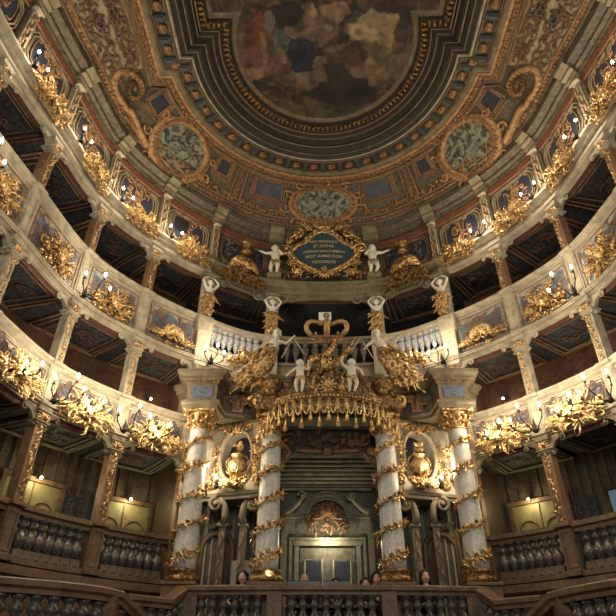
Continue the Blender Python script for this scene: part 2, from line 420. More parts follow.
def parapet(i, zb, zt, tier):
    s = side(i, False); mid = (zb+zt)/2; h = zt-zb
    t = thing('gallery_parapet', 'cream painted parapet of the %s, %s side, bay %s' % (TN[tier], s, bord(i)), 'balcony front', wp(i+.5, zb, 0), rz(i+.5), '%s parapets' % TN[tier])
    u0, u1 = i+.0, i+1
    a = MB(); sweep(a, prof_rail(zt), u0, u1, 12); put('handrail', a, cream, t, True)
    a = MB(); sweep(a, prof_lower(zb), u0, u1, 12); put('lower_cornice', a, cream, t, True)
    a = MB(); sweep(a, [(.04, zb+.15), (.04, zt-.20)], u0, u1, 12); sweep(a, [(-.1, zt-.2), (-.1, zb)], u0, u1, 12); put('frieze', a, marb, t, True)
    z0, z1 = zb+.20, zt-.25
    b = MB()
    fr = [(u, z0) for u in [i+.115+.77*k/8 for k in range(9)]]+[(u, z1) for u in [i+.885-.77*k/8 for k in range(9)]]
    line(b, fr, .06, .012, True); line(b, [(i+k/8, zt-.132) for k in range(9)], .034, .009); line(b, [(i+k/8, zb+.02) for k in range(9)], .12, .008); put('panel_moulding', b, tan, t, True)
    zc = (z0+z1)/2; ph = (z1-z0)
    if tier == 3:
        p = MB(); painted_panel(p, i, .16, .84, lambda t: z0+.03+.10*abs(sin(2*pi*t)), lambda t: z1-.03-.12*abs(sin(2*pi*t+.5)), n=16); put('blue_ground', p, bluel, t, True)
    else:
        for (a0, a1, mt) in ((.14, .34, bluel), (.40, .60, bluel), (.66, .86, bluel)):
            lo, hi = lobed(i, a0, a1, zc+.02, ph*.95); p = MB(); painted_panel(p, i, a0, a1, lo, hi, n=12); put('blue_ground', p, mt, t, True)
            q = MB(); line(q, [(i+a0+(a1-a0)*k/12, hi(k/12)) for k in range(13)]+[(i+a1-(a1-a0)*k/12, lo(1-k/12)) for k in range(13)], .06, .014, True); put('cartouche_border', q, mauve, t, True)
    c = MB(); R = random.Random(i*3+tier); L = (Vector(plan(i)[:2])-Vector(plan(i+1)[:2])).length
    for k in range(24 if tier == 3 else 16):
        for sg in (-1, 1):
            du = .04+.31*(k % 9)/8+R.uniform(-.02, .02); z = zc+R.uniform(-.4, .4)*ph; r = R.uniform(.05, .13)*min(1, ph/.5); a0 = R.uniform(0, 6); pts = []
            for j in range(12):
                q = r*(1-j/13); an = a0+sg*j*.6; pts.append(wp(i+.5+sg*(du+q*cos(an)/L), min(z1, max(z0, z+q*sin(an))), .062))
            c.tube(pts, [.014*(1-j/18) for j in range(12)], 4)
    put('painted_scrollwork', c, mauve if tier == 2 else tan, t, True)
    v = MB(); sweep(v, [(-.02, zb-.05), (-.02, zb-.17)], u0, u1, 12); put('valance', v, reddk, t, True)
    return t
for i in BAYS:
    parapet(i, B2, R2, 2); parapet(i, B3, R3, 3)
for i in FAR: parapet(i, B3, R3, 3)
# upper cornice with lights, under the attic
def ucornice(i, lab):
    t = thing('upper_cornice', lab, 'cornice', wp(i+.5, B4, 0), rz(i+.5), 'upper cornice lengths')
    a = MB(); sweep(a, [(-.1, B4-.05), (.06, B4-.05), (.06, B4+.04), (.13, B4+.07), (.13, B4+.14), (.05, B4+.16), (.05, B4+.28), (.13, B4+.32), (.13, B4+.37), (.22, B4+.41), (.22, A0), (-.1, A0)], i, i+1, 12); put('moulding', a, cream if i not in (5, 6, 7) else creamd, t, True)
    v = MB(); sweep(v, [(-.02, B4-.05), (-.02, B4-.17)], i, i+1, 12); put('valance', v, reddk, t, True)
for i in BAYS+FAR: ucornice(i, 'cream cornice over the top gallery, %s side, bay %s' % (side(i, False), bord(i)))
for i, nm in ((5, 'olive cornice above the balustraded top gallery bay left of the crown'), (6, 'olive cornice directly beneath the inscription cartouche'), (7, 'olive cornice above the balustraded top gallery bay right of the crown')): ucornice(i, nm)
# ---------------------------------------------------------------- attic wall
def attic(i):
    s = side(i, False); ct = i in (5, 7); nm = bord(i) if not ct else 'next to the inscription'
    t = thing('painted_attic_bay', 'painted attic panel with blue shapes, %s side, bay %s' % (s, nm), 'wall panel', wp(i+.5, A0, 0), rz(i+.5), 'attic panels')
    a = MB(); sweep(a, [(0, A0), (0, K0)], i, i+1, 10); put('ground', a, olivec, t, True)
    a = MB(); sweep(a, [(.03, A0+.03), (.03, A0+.16), (.0, A0+.18)], i, i+1, 10)
    for e in (.11, .145):
        pts = []; zl, zh = A0+.24+(e-.11)*1.6, K0-.38-(e-.11)*1.6
        for k in range(7): pts.append((i+e+.07+(1-2*e-.14)*k/6, zl))
        pts += [(i+1-e, zl+.18), (i+1-e, zh-.18)]
        for k in range(7): pts.append((i+1-e-.07-(1-2*e-.14)*k/6, zh))
        pts += [(i+e, zh-.18), (i+e, zl+.18)]
        line(a, pts, .02, .026, True)
    put('frame', a, creamd if not ct else woodp, t, True)
    a = MB(); sweep(a, [(.02, K0-.30), (.05, K0-.27), (.05, K0-.07), (.02, K0-.04)], i+.06, i+.94, 10); put('red_frieze', a, redm, t, True)
    if ct:
        p = MB()
        for t0, t1 in ((.14, .4), (.6, .86)):
            lo, hi = lobed(i, t0, t1, A0+.72, .9, .1); painted_panel(p, i, t0, t1, lo, hi, .03)
        put('blue_ground', p, blue, t, True)
    else:
        for t0, t1 in ((.20, .47), (.53, .80)):
            lo, hi = lobed(i, t0, t1, (A0+K0)/2-.08, .92, .20); p = MB(); painted_panel(p, i, t0, t1, lo, hi, .03); put('blue_ground', p, blue, t, True)
            q = MB(); line(q, [(i+t0+(t1-t0)*k/12, hi(k/12)) for k in range(13)]+[(i+t1-(t1-t0)*k/12, lo(1-k/12)) for k in range(13)], .035, .014, True); put('cartouche_border', q, tan, t, True)
    c = MB(); R = random.Random(i)
    for k in range(13):
        for sg in (-1, 1):
            z = A0+.3+R.uniform(0, .85); du = R.uniform(0, .17)+(.1 if ct else 0); r = R.uniform(.05, .13); a0 = R.uniform(0, 6); pts = []
            for j in range(10): q = r*(1-j/11); an = a0+sg*j*.7; pts.append(wp(i+.5+sg*(du+q*cos(an)/1.8), z+q*sin(an), .05))
            c.tube(pts, [.026*(1-j/12) for j in range(10)], 5)
    put('painted_scrollwork', c, orange if not ct else olivec, t, True)
for i in BAYS+FAR+[5, 7]: attic(i)
m = MB(); sweep(m, [(-.05, A0), (-.05, K0)], 6, 7, 10); put('wall_back_attic', m, olivec, kind='structure')
m = MB(); sweep(m, [(0, K0), (.08, K0), (.08, K0+.07), (.16, K0+.10), (.16, K0+.2), (.3, K0+.28), (.3, K0+.36), (.1, K1)], 0, 13, 110); put('trim_1', m, olivec, kind='structure')
m = MB()
for i in (1, 2, 3, 4, 5, 6, 7, 8, 9, 10, 11, 12):
    d_ = .10; sweep(m, [(.0, K0-.03), (.18, K0-.01), (.18, K0+.08), (.26, K0+.12), (.26, K0+.2), (.40, K0+.29), (.40, K0+.38), (.1, K1+.02)], i-d_, i+d_, 4)
put('trim_1', m, creamd, kind='structure')
# attic consoles at the nodes
def mk_console():
    t = thing('attic_console', '', 'console'); h = K0-A0
    a = MB(); a.box((0, .04, h*.42), (.22, .1, h*.84), .01); a.box((0, .05, .07), (.28, .14, .14), .01); a.box((0, .05, h-.07), (.27, .16, .08), .01); put('shaft', a, creamd, t)
    b = MB()
    for s in (-1, 1): b.tube([(s*.08, .12, .2+(h-.45)*k/8) for k in range(9)], .018, 5)
    for k in range(16):
        an = k/15*4.2; b.tube([(-.11, .13+.07*cos(an), h-.22+.07*sin(an)), (.11, .13+.07*cos(an), h-.22+.07*sin(an))], .022, 5)
    put('scroll', b, cream, t)
    c = MB()
    for k in range(6): leaf(c, 0, .25+k*.16, pi/2+(.5 if k % 2 else -.5), .2, 0, .035, .12, .05)
    put('garland', c, tan, t)
    return t
for i in [0, 1, 2, 3, 4, 5, 8, 9, 10, 11, 12, 13]:
    place('console', mk_console, wp(i, A0, 0), rz(i), 'slim cream attic console with scrolled head, %s wall, %s' % (side(i), nord(i)), 'attic consoles')
# small black hatch in the attic, left
m = MB(); m.box((0, .05, 0), (.36, .05, .42)); put('service_hatch', m, black, loc=wp(4.36, A0+.78, .02), rotz=rz(4.36), label='small black square hatch opened in the left attic panel', cat='hatch')
# ---------------------------------------------------------------- gallery pillars
def mk_pillar(zb, zt, zn, tier):
    """pedestal through the parapet (zb..zt), shaft, capital and brackets up to zn; local z=0 at zb"""
    def f():
        t = thing('gallery_pillar', '', 'pillar'); w = .235
        ph = zt-zb; H = zn-zb; mm = {1: wood, 2: cream, 3: cream}[tier]; sm = {1: woodp, 2: cream, 3: woodp}[tier]
        a = MB(); a.box((0, -.02, ph/2), (w+.04, .22, ph), .01); a.box((0, .02, ph-.035), (w+.09, .33, .07), .01); a.box((0, .02, .05), (w+.08, .31, .1), .01)
        for s in (-1, 1): a.box((s*(w/2-.025), .095, ph*.5), (.025, .025, ph*.66), .004)
        a.box((0, .095, ph*.83), (w-.05, .025, .025), .004); a.box((0, .095, ph*.17), (w-.05, .025, .025), .004)
        put('pedestal', a, mm, t)
        sh = H-ph-.40
        b = MB(); b.box((0, -.01, ph+sh/2), (w-.05, .2, sh), .012)
        for s in (-1, 1): b.box((s*(w/2-.035), .095, ph+sh/2), (.03, .03, sh), .005)
        put('shaft', b, sm, t)
        c = MB(); zc = ph+sh
        for (zz, ww, hh) in ((.02, w+.0, .03), (.055, w+.05, .04), (.095, w+.10, .04), (.18, w-.03, .13), (.27, w+.03, .05), (.34, w+.08, .12)): c.box((0, .02, zc+zz), (ww, .2+ww-.26, hh), .012)
        put('capital', c, mm if tier != 1 else creamd, t)
        for s in (-1, 1):
            d = MB(); z = H-.06
            d.prism([(s*.10, z), (s*.46, z), (s*.45, z-.04), (s*.34, z-.06), (s*.24, z-.11), (s*.17, z-.2), (s*.13, z-.34), (s*.09, z-.36)], -.03, .06)
            spiral(d, s*.40, z-.09, .07, pi/2, 1.2, .026, .014, .05, -s); spiral(d, s*.15, z-.32, .05, 0, 1.2, .02, .012, .05, s)
            put('bracket', d, cream if tier != 1 else creamd, t)
        g = MB(); R = random.Random(tier)
        for k in range(int(sh/.075)):
            z = ph+.05+k*.075; leaf(g, R.uniform(-.03, .03), z, R.uniform(.2, 2.9), .11, R.uniform(-1.5, 1.5), .026, .1, .04)
            if k % 3 == 0: flower(g, R.uniform(-.03, .03), z, .032, .13, 5)
        for k in range(7): leaf(g, 0, zc+.12, pi/2+(k-3)*.45, .17, .2*(k-3), .025, .1, .07)
        put('gilded_garland', g, gold, t)
        return t
    return f
for i in (3, 4, 9, 10):
    place('pil1', mk_pillar(1.56, R1, B2, 1), wp(i, 1.56, 0), rz(i), 'brown wooden pillar with gilt garland in the ground tier, %s side, %s' % (side(i), nord(i)), 'ground tier pillars')
for i in (5, 8):
    place('pil1b', mk_pillar(1.56, R1, B2, 1), wp(i, 1.56, 0), rz(i), 'brown wooden pillar of the ground tier partly hidden by the outer %s column' % side(i), 'ground tier pillars')
for i in (2, 3, 4, 9, 10, 11):
    place('pil2', mk_pillar(B2, R2, B3, 2), wp(i, B2, 0), rz(i), 'cream pillar with gilt garland in the middle gallery, %s side, %s' % (side(i), nord(i)), 'middle gallery pillars')
for i in (5, 8):
    place('pil2', mk_pillar(B2, R2, B3, 2), wp(i, B2, 0), rz(i), 'cream middle gallery pillar rising behind the outer %s column entablature' % side(i), 'middle gallery pillars')
for i in (1, 2, 3, 4, 9, 10, 11, 12):
    place('pil3', mk_pillar(B3, R3, B4, 3), wp(i, B3, 0), rz(i), 'pinkish marbled pillar in the top gallery, %s side, %s' % (side(i), nord(i)), 'top gallery pillars')
# ---------------------------------------------------------------- balustrades
BP = [(.052, 0), (.052, .05), (.035, .06), (.028, .10), (.045, .18), (.068, .27), (.070, .31), (.055, .37), (.030, .43), (.026, .47), (.046, .50), (.052, .54), (.030, .58), (.036, .62), (.05, .63), (.05, .66)]
BU = [(.055, 0), (.055, .08), (.03, .10), (.022, .16), (.036, .20), (.036, .22), (.05, .30), (.082, .44), (.088, .52), (.07, .56), (.045, .58), (.05, .62), (.075, .66), (.075, .7)]
def lathe_mb(prof, k=1, seg=12, base=False):
    a = MB(); a.lathe([(r*k, z*k) for r, z in prof], seg); return a
def balustrade(i, zb, zt, mrail, mbal, n, label, prof, hb, part_base=True, group=None, kr=1.0):
    t = thing('balustrade', label, 'balustrade', wp(i+.5, zb, 0), rz(i+.5), group)
    a = MB(); sweep(a, [(-.12, zt-.17), (.06, zt-.17), (.06, zt-.11), (.12, zt-.08), (.12, zt), (-.12, zt), (-.12, zt-.17)], i+.0, i+1, 12); put('handrail', a, mrail, t, True)
    a = MB(); sweep(a, [(-.12, zb), (.1, zb), (.1, zb+.08), (-.12, zb+.08)], i, i+1, 12); put('plinth', a, mrail, t, True)
    H = zt-.17-zb-.08; k = H/hb; me = None; mb2 = None
    for j in range(n):
        u = i+.13+.74*(j+.5)/n; loc = MATS[t.name].inverted() @ Vector(wp(u, zb+.08, -.02))
        if me is None:
            b0 = MB(); b0.lathe([(r*k*kr, z*k) for r, z in prof], 12); o = put('baluster', b0, mbal, t, loc=tuple(loc)); me = o
            if part_base:
                b1 = MB(); b1.box((0, 0, .07*k), (.20*k, .16*k, .15*k), .01); o2 = put('baluster_base', b1, balb, o); mb2 = o2
        else:
            c = me.copy(); COL.objects.link(c); c.parent = t; c.location = loc
            if mb2: d = mb2.copy(); COL.objects.link(d); d.parent = c
    return t
for i in (2, 3, 4, 8, 9, 10):
    balustrade(i, 1.56, R1, wood, bald, 7, 'dark turned balustrade of the ground tier box, %s side, bay %s' % (side(i, False), bord(i)), BP, .66, group='ground tier balustrades', kr=1.75)
for i, w_ in ((5, 'left'), (7, 'right')):
    balustrade(i, B3+.42, R3, cream, balw, 8, 'pale blue veined balustrade of the top gallery %s of the crown' % w_, BU, .7, False, 'top gallery balustrades', kr=1.55)
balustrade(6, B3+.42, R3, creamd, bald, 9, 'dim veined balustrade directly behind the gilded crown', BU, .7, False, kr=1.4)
for i in (5, 6, 7):
    m = MB(); sweep(m, prof_lower(B3)[:-1]+[(.05, B3+.42)], i, i+1, 12); sweep(m, [(.05, B3+.06), (.05, B3-.85), (-.05, B3-.9)], i, i+1, 12)
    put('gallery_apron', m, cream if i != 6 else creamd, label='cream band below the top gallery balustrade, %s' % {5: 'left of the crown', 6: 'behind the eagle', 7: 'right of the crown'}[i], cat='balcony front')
# ---------------------------------------------------------------- baked skin figures
def bake_skin(pts, edges, rad, sub=2):
    me = bpy.data.meshes.new('t'); me.from_pydata(pts, edges, [])
    o = bpy.data.objects.new('t', me); COL.objects.link(o)
    sk = o.modifiers.new('s', 'SKIN'); 
    if not me.skin_vertices: me.skin_vertices.new()
    for k, r in enumerate(rad):
        v = me.skin_vertices[0].data[k]; v.radius = (r, r); v.use_root = (k == 0)
    o.modifiers['s'].use_smooth_shade = True
    ss = o.modifiers.new('b', 'SUBSURF'); ss.levels = sub; ss.render_levels = sub
    dg = bpy.context.evaluated_depsgraph_get(); ev = o.evaluated_get(dg); r = bpy.data.meshes.new_from_object(ev)
    mb = MB(); mb.v = [tuple(v.co) for v in r.vertices]; mb.f = [tuple(p.vertices) for p in r.polygons]; mb.sm = [True]*len(mb.f)
    bpy.data.objects.remove(o); bpy.data.meshes.remove(r)
    return mb
def figure(J, k=1.0, fat=1.0, legs=True, sub=2, head=.062):
    """J: joints in metres for a figure about 1 m tall"""
    n = ['pel', 'wai', 'che', 'nec', 'hea', 'shl', 'ell', 'wrl', 'hal', 'shr', 'elr', 'wrr', 'har']
    rd = dict(pel=.075, wai=.062, che=.075, nec=.028, hea=.03, shl=.036, ell=.025, wrl=.018, hal=.022, shr=.036, elr=.025, wrr=.018, har=.022, hil=.055, knl=.038, anl=.022, tol=.018, hir=.055, knr=.038, anr=.022, tor=.018)
    ed = [('pel', 'wai'), ('wai', 'che'), ('che', 'nec'), ('nec', 'hea'), ('che', 'shl'), ('shl', 'ell'), ('ell', 'wrl'), ('wrl', 'hal'), ('che', 'shr'), ('shr', 'elr'), ('elr', 'wrr'), ('wrr', 'har')]
    if legs:
        n += ['hil', 'knl', 'anl', 'tol', 'hir', 'knr', 'anr', 'tor']
        ed += [('pel', 'hil'), ('hil', 'knl'), ('knl', 'anl'), ('anl', 'tol'), ('pel', 'hir'), ('hir', 'knr'), ('knr', 'anr'), ('anr', 'tor')]
    idx = {a: q for q, a in enumerate(n)}
    mb = bake_skin([tuple(c*k for c in J[a]) for a in n], [(idx[a], idx[b]) for a, b in ed], [rd[a]*k*fat for a in n], sub)
    h = Vector(J['hea'])*k; r = head*k
    mb.ball((h.x, h.y, h.z+r*.5), (r*.85, r*.98, r*1.15), 14, 10)
    mb.ball((h.x, h.y+r*.95, h.z+r*.35), (r*.16, r*.25, r*.28), 6, 4)            # nose
    for s in (-1, 1): mb.ball((h.x+s*r*.85, h.y, h.z+r*.4), (r*.12, r*.22, r*.3), 6, 4); mb.ball((h.x+s*r*.35, h.y+r*.75, h.z+r*.2), (r*.25, r*.2, r*.22), 6, 4)
    for w in ('hal', 'har'):                                                       # fingers
        a = Vector(J[w])*k; b = Vector(J['wr'+w[-1]])*k; d = (a-b).normalized(); sd_ = d.cross(Vector((0, 1, 0)))
        sd_ = sd_.normalized() if sd_.length > .1 else Vector((1, 0, 0))
        for q in range(4): p = a+sd_*(q-1.5)*.011*k; mb.tube([p, p+d*(.022+.006*(q in (1, 2)))*k, p+d*.045*k+Vector((0, .01*k, 0))], .0065*k, 5)
        mb.tube([b+d*.01*k, b+d*.02*k+sd_*.028*k, b+d*.045*k+sd_*.032*k], .007*k, 5)
    return mb
def hair(h, r, long=0, seed=0, n=40):
    mb = MB(); R = random.Random(seed); mb.ball((h[0], h[1]-r*.18, h[2]+r*.68), (r*.98, r*1.0, r*1.1), 12, 8)
    for q in range(n):
        a = R.uniform(-.35, pi+.35); x, y = cos(a)*r*.9, -abs(sin(a))*r*.9 if sin(a) > 0 else sin(a)*-r*.25
        z = h[2]+r*R.uniform(.3, 1.3); L = r*(.35+long*R.uniform(.7, 1)); pts = []
        for j in range(7): t = j/6; pts.append((h[0]+x*(1+.25*t)+.1*r*sin(t*9+q), h[1]+y*(1+.2*t)+.1*r*cos(t*9+q), z-L*t))
        mb.tube(pts, [r*.16*(1-.6*j/6) for j in range(7)], 5)
    return mb
# ---------------------------------------------------------------- caryatids
def mk_caryatid():
    t = thing('caryatid', '', 'statue'); H = B4-R3
    J = dict(pel=(0, .12, .55), wai=(0, .12, .68), che=(0, .13, .84), nec=(0, .14, .96), hea=(.01, .16, 1.03), shl=(-.12, .13, .91), ell=(-.24, .16, 1.10), wrl=(-.12, .14, 1.24), hal=(-.05, .13, 1.26), shr=(.12, .13, .91), elr=(.24, .16, 1.10), wrr=(.12, .14, 1.24), har=(.05, .13, 1.26))
    b = figure(J, 1.0, 1.25, False, head=.075); put('torso', b, white, t); put('hair', hair((.01, .16, 1.03), .075, .5), white, t)
    g = MB(); R = random.Random(3); g.lathe([(.03, .08), (.09, .2), (.13, .38), (.15, .52), (.13, .64), (.12, .72)], 12, (0, .1, 0))
    for k in range(46): leaf(g, R.uniform(-.13, .13), R.uniform(.2, .74), R.uniform(-2.6, -.5), R.uniform(.15, .3), R.uniform(-1, 1), .035, .2, .05)
    for s in (-1, 1): spiral(g, s*.08, .12, .07, 0, 1.3, .025, .012, .14, s)
    put('gilded_drapery', g, gold, t)
    p = MB(); p.box((0, -.02, H/2), (.34, .16, H), .01); p.box((0, .04, -.25), (.42, .26, .5), .015); p.box((0, .05, -.85), (.36, .2, .72), .015); put('pilaster', p, cream, t)
    c = MB(); c.box((0, .06, H-.05), (.5, .32, .1), .02); put('capital', c, creamd, t)
    return t
for i, lb in ((5, 'outer left'), (6, 'inner left'), (7, 'inner right'), (8, 'outer right')):
    place('cary', mk_caryatid, wp(i, R3, .02), rz(i), '%s white caryatid with raised arms and gilded drapery in the top gallery' % lb, 'caryatids of the top gallery')
# arches over the caryatid bays
for i, nm in ((5, 'left of the crown'), (6, 'over the dark centre box'), (7, 'right of the crown')):
    t = thing('arched_valance', 'olive moulded arch with scrolls %s' % nm, 'arch', wp(i+.5, B4-.3, 0), rz(i+.5)); a = MB()
    for off, r in ((.06, .05), (.1, .035)): line(a, [(i+.1+.8*k/20, B4-.30+.2*sin(pi*k/20)**.5+r) for k in range(21)], off, r)
    rows = [[wp(i+.1+.8*k/20, B4-.30+.2*sin(pi*k/20)**.5, .04), wp(i+.1+.8*k/20, B4, .04)] for k in range(21)]; a.grid(rows, False); put('arch', a, creamd, t, True)
    for k, s in ((.2, 1), (.8, -1)):
        b = MB(); x, y, z = wp(i+k, B4-.16, .08); b.M = Matrix.Translation((x, y, z)) @ Matrix.Rotation(rz(i+k), 4, 'Z'); spiral(b, 0, 0, .13, 0, 1.7, .04, .018, .05, s); put('scroll', b, creamd, t, True)
# ---------------------------------------------------------------- ceiling
CY = 7.9
def ringpts(r, w, yn, z, n=40):
    """round end at the portal side, a step, then straight sides"""
    yn = min(yn, CY+r*.98); a_end = math.asin(max(-1, min(1, (yn-CY)/r))); out = []
    for k in range(n+1):
        a = pi/2+(a_end-pi/2)*k/n; out.append((r*cos(a), CY+r*sin(a), z))
    w0 = out[-1][0]
    rt_ = out+[(max(w, w0+.01), yn, z), (max(w, w0+.01)+.05, (yn-1)/2, z), (max(w, w0+.01)+.1, -1.5, z)]
    lf = [(-x, y, zz) for x, y, zz in reversed(rt_)]
    return lf[:-1]+rt_
def ringloft(name, specs, m_, **kw):
    mb = MB(); rows = [ringpts(*s) for s in specs]
    for j in range(len(rows)-1): mb.grid([rows[j], rows[j+1]], False)
    return put(name, mb, m_, kind='structure')
# dark stepped frame around the painting
ringloft('trim_2', [(2.25, 2.78, 7.05, 13.62), (2.32, 2.85, 7.15, 13.55), (2.40, 2.93, 7.2, 13.62)], creamd)
ringloft('trim_3', [(2.40, 2.93, 7.2, 13.62), (2.66, 3.10, 7.4, 13.50)], darkc)
ringloft('trim_4', [(2.66, 3.10, 7.4, 13.50), (2.72, 3.14, 7.45, 13.45), (2.78, 3.18, 7.5, 13.50), (2.90, 3.25, 7.6, 13.42), (2.96, 3.3, 7.65, 13.30), (3.05, 3.38, 7.7, 13.32), (3.15, 3.47, 7.75, 13.20), (3.28, 3.58, 7.85, 13.16), (3.34, 3.64, 7.88, 13.10)], darkc)
ringloft('trim_5', [(3.34, 3.64, 7.88, 13.10), (3.40, 3.72, 7.95, 13.12)], creamd)
ringloft('trim_6', [(3.40, 3.72, 7.95, 13.12), (3.84, 4.16, 8.25, 13.14)], olivec)
ringloft('trim_7', [(3.84, 4.16, 8.25, 13.10), (3.90, 4.22, 8.3, 13.04), (3.96, 4.27, 8.36, 13.04)], creamd)
ringloft('trim_8', [(3.96, 4.27, 8.36, 13.02), (4.10, 4.42, 8.48, 12.98), (4.18, 4.50, 8.55, 13.02)], orangel)
ringloft('trim_9', [(4.18, 4.50, 8.55, 13.02), (4.24, 4.57, 8.6, 12.96)], creamd)
# thin bright fillets and beads
for (r, w, yn, z, tr, mm) in ((2.30, 2.84, 7.13, 13.54, .018, tan), (2.69, 3.12, 7.43, 13.45, .02, tan), (2.84, 3.2, 7.55, 13.43, .016, creamd), (3.02, 3.36, 7.68, 13.28, .022, creamd), (3.22, 3.5, 7.8, 13.16, .018, creamd), (3.37, 3.69, 7.93, 13.10, .026, cream), (3.44, 3.76, 8.0, 13.09, .015, tan), (3.80, 4.12, 8.22, 13.09, .016, tan), (4.22, 4.55, 8.6, 12.96, .02, tan)):
    mb = MB(); mb.tube(ringpts(r, w, yn, z), tr, 5); put('trim_10', mb, mm, kind='structure')
def ring_walk(r, w, yn, z, step):
    P = [Vector(p) for p in ringpts(r, w, yn, z)]; out = []; acc = 0
    for a, b in zip(P, P[1:]):
        L = (b-a).length; d = (b-a)/max(L, 1e-6); q = step-acc
        while q <= L: out.append((a+d*q, atan2(d.y, d.x))); q += step
        acc = (acc+L) % step
    return [(p, g) for p, g in out if p.y > 5.2]
mb = MB()
for p, g in ring_walk(2.53, 3.01, 7.3, 13.5, .135):
    mb.M = Matrix.Translation(p) @ Matrix.Rotation(g, 4, 'Z'); mb.ball((0, 0, 0), (.05, .10, .08), 7, 5); mb.ball((.06, -.06, .0), (.025, .04, .05), 5, 4)
put('gilded_bead_moulding', mb, goldd, label='gilded egg and leaf moulding running round the ceiling painting', cat='ceiling moulding')
t = thing('console_ring', 'ring of blue grey console blocks and ochre rosettes round the ceiling painting', 'ceiling moulding', (0, CY, 13.07)); alt = 0; protos = {}
for p, g in ring_walk(3.62, 3.94, 8.1, 13.07, .27):
    alt += 1; key = 'console_block' if alt % 2 else 'rosette'; loc = tuple(Vector(p)-Vector((0, CY, 13.07)))
    if key not in protos:
        q = MB()
        if alt % 2: q.box((0, 0, 0), (.15, .34, .12), .03); q.box((0, .02, -.07), (.09, .24, .05), .02)
        else: q.lathe([(.0, -.05), (.05, -.05), (.07, -.02), (.10, -.04), (.115, 0), (.115, .04)], 10)
        protos[key] = put(key, q, cblk if alt % 2 else orange, t, loc=loc, rotz=g)
    else: c = protos[key].copy(); COL.objects.link(c); c.parent = t; c.location = loc; c.rotation_euler = (0, 0, g)
mb = MB(); R = random.Random(4)
for p, g in ring_walk(4.08, 4.39, 8.46, 12.96, .11):
    mb.M = Matrix.Translation(p) @ Matrix.Rotation(g, 4, 'Z'); mb.ball((0, 0, 0), (.075, .05, .04), 6, 4); mb.ball((.03, .05, 0), (.03, .05, .03), 5, 4)
put('laurel_moulding', mb, orange, label='ochre laurel leaf moulding outside the console ring on the ceiling', cat='ceiling moulding')
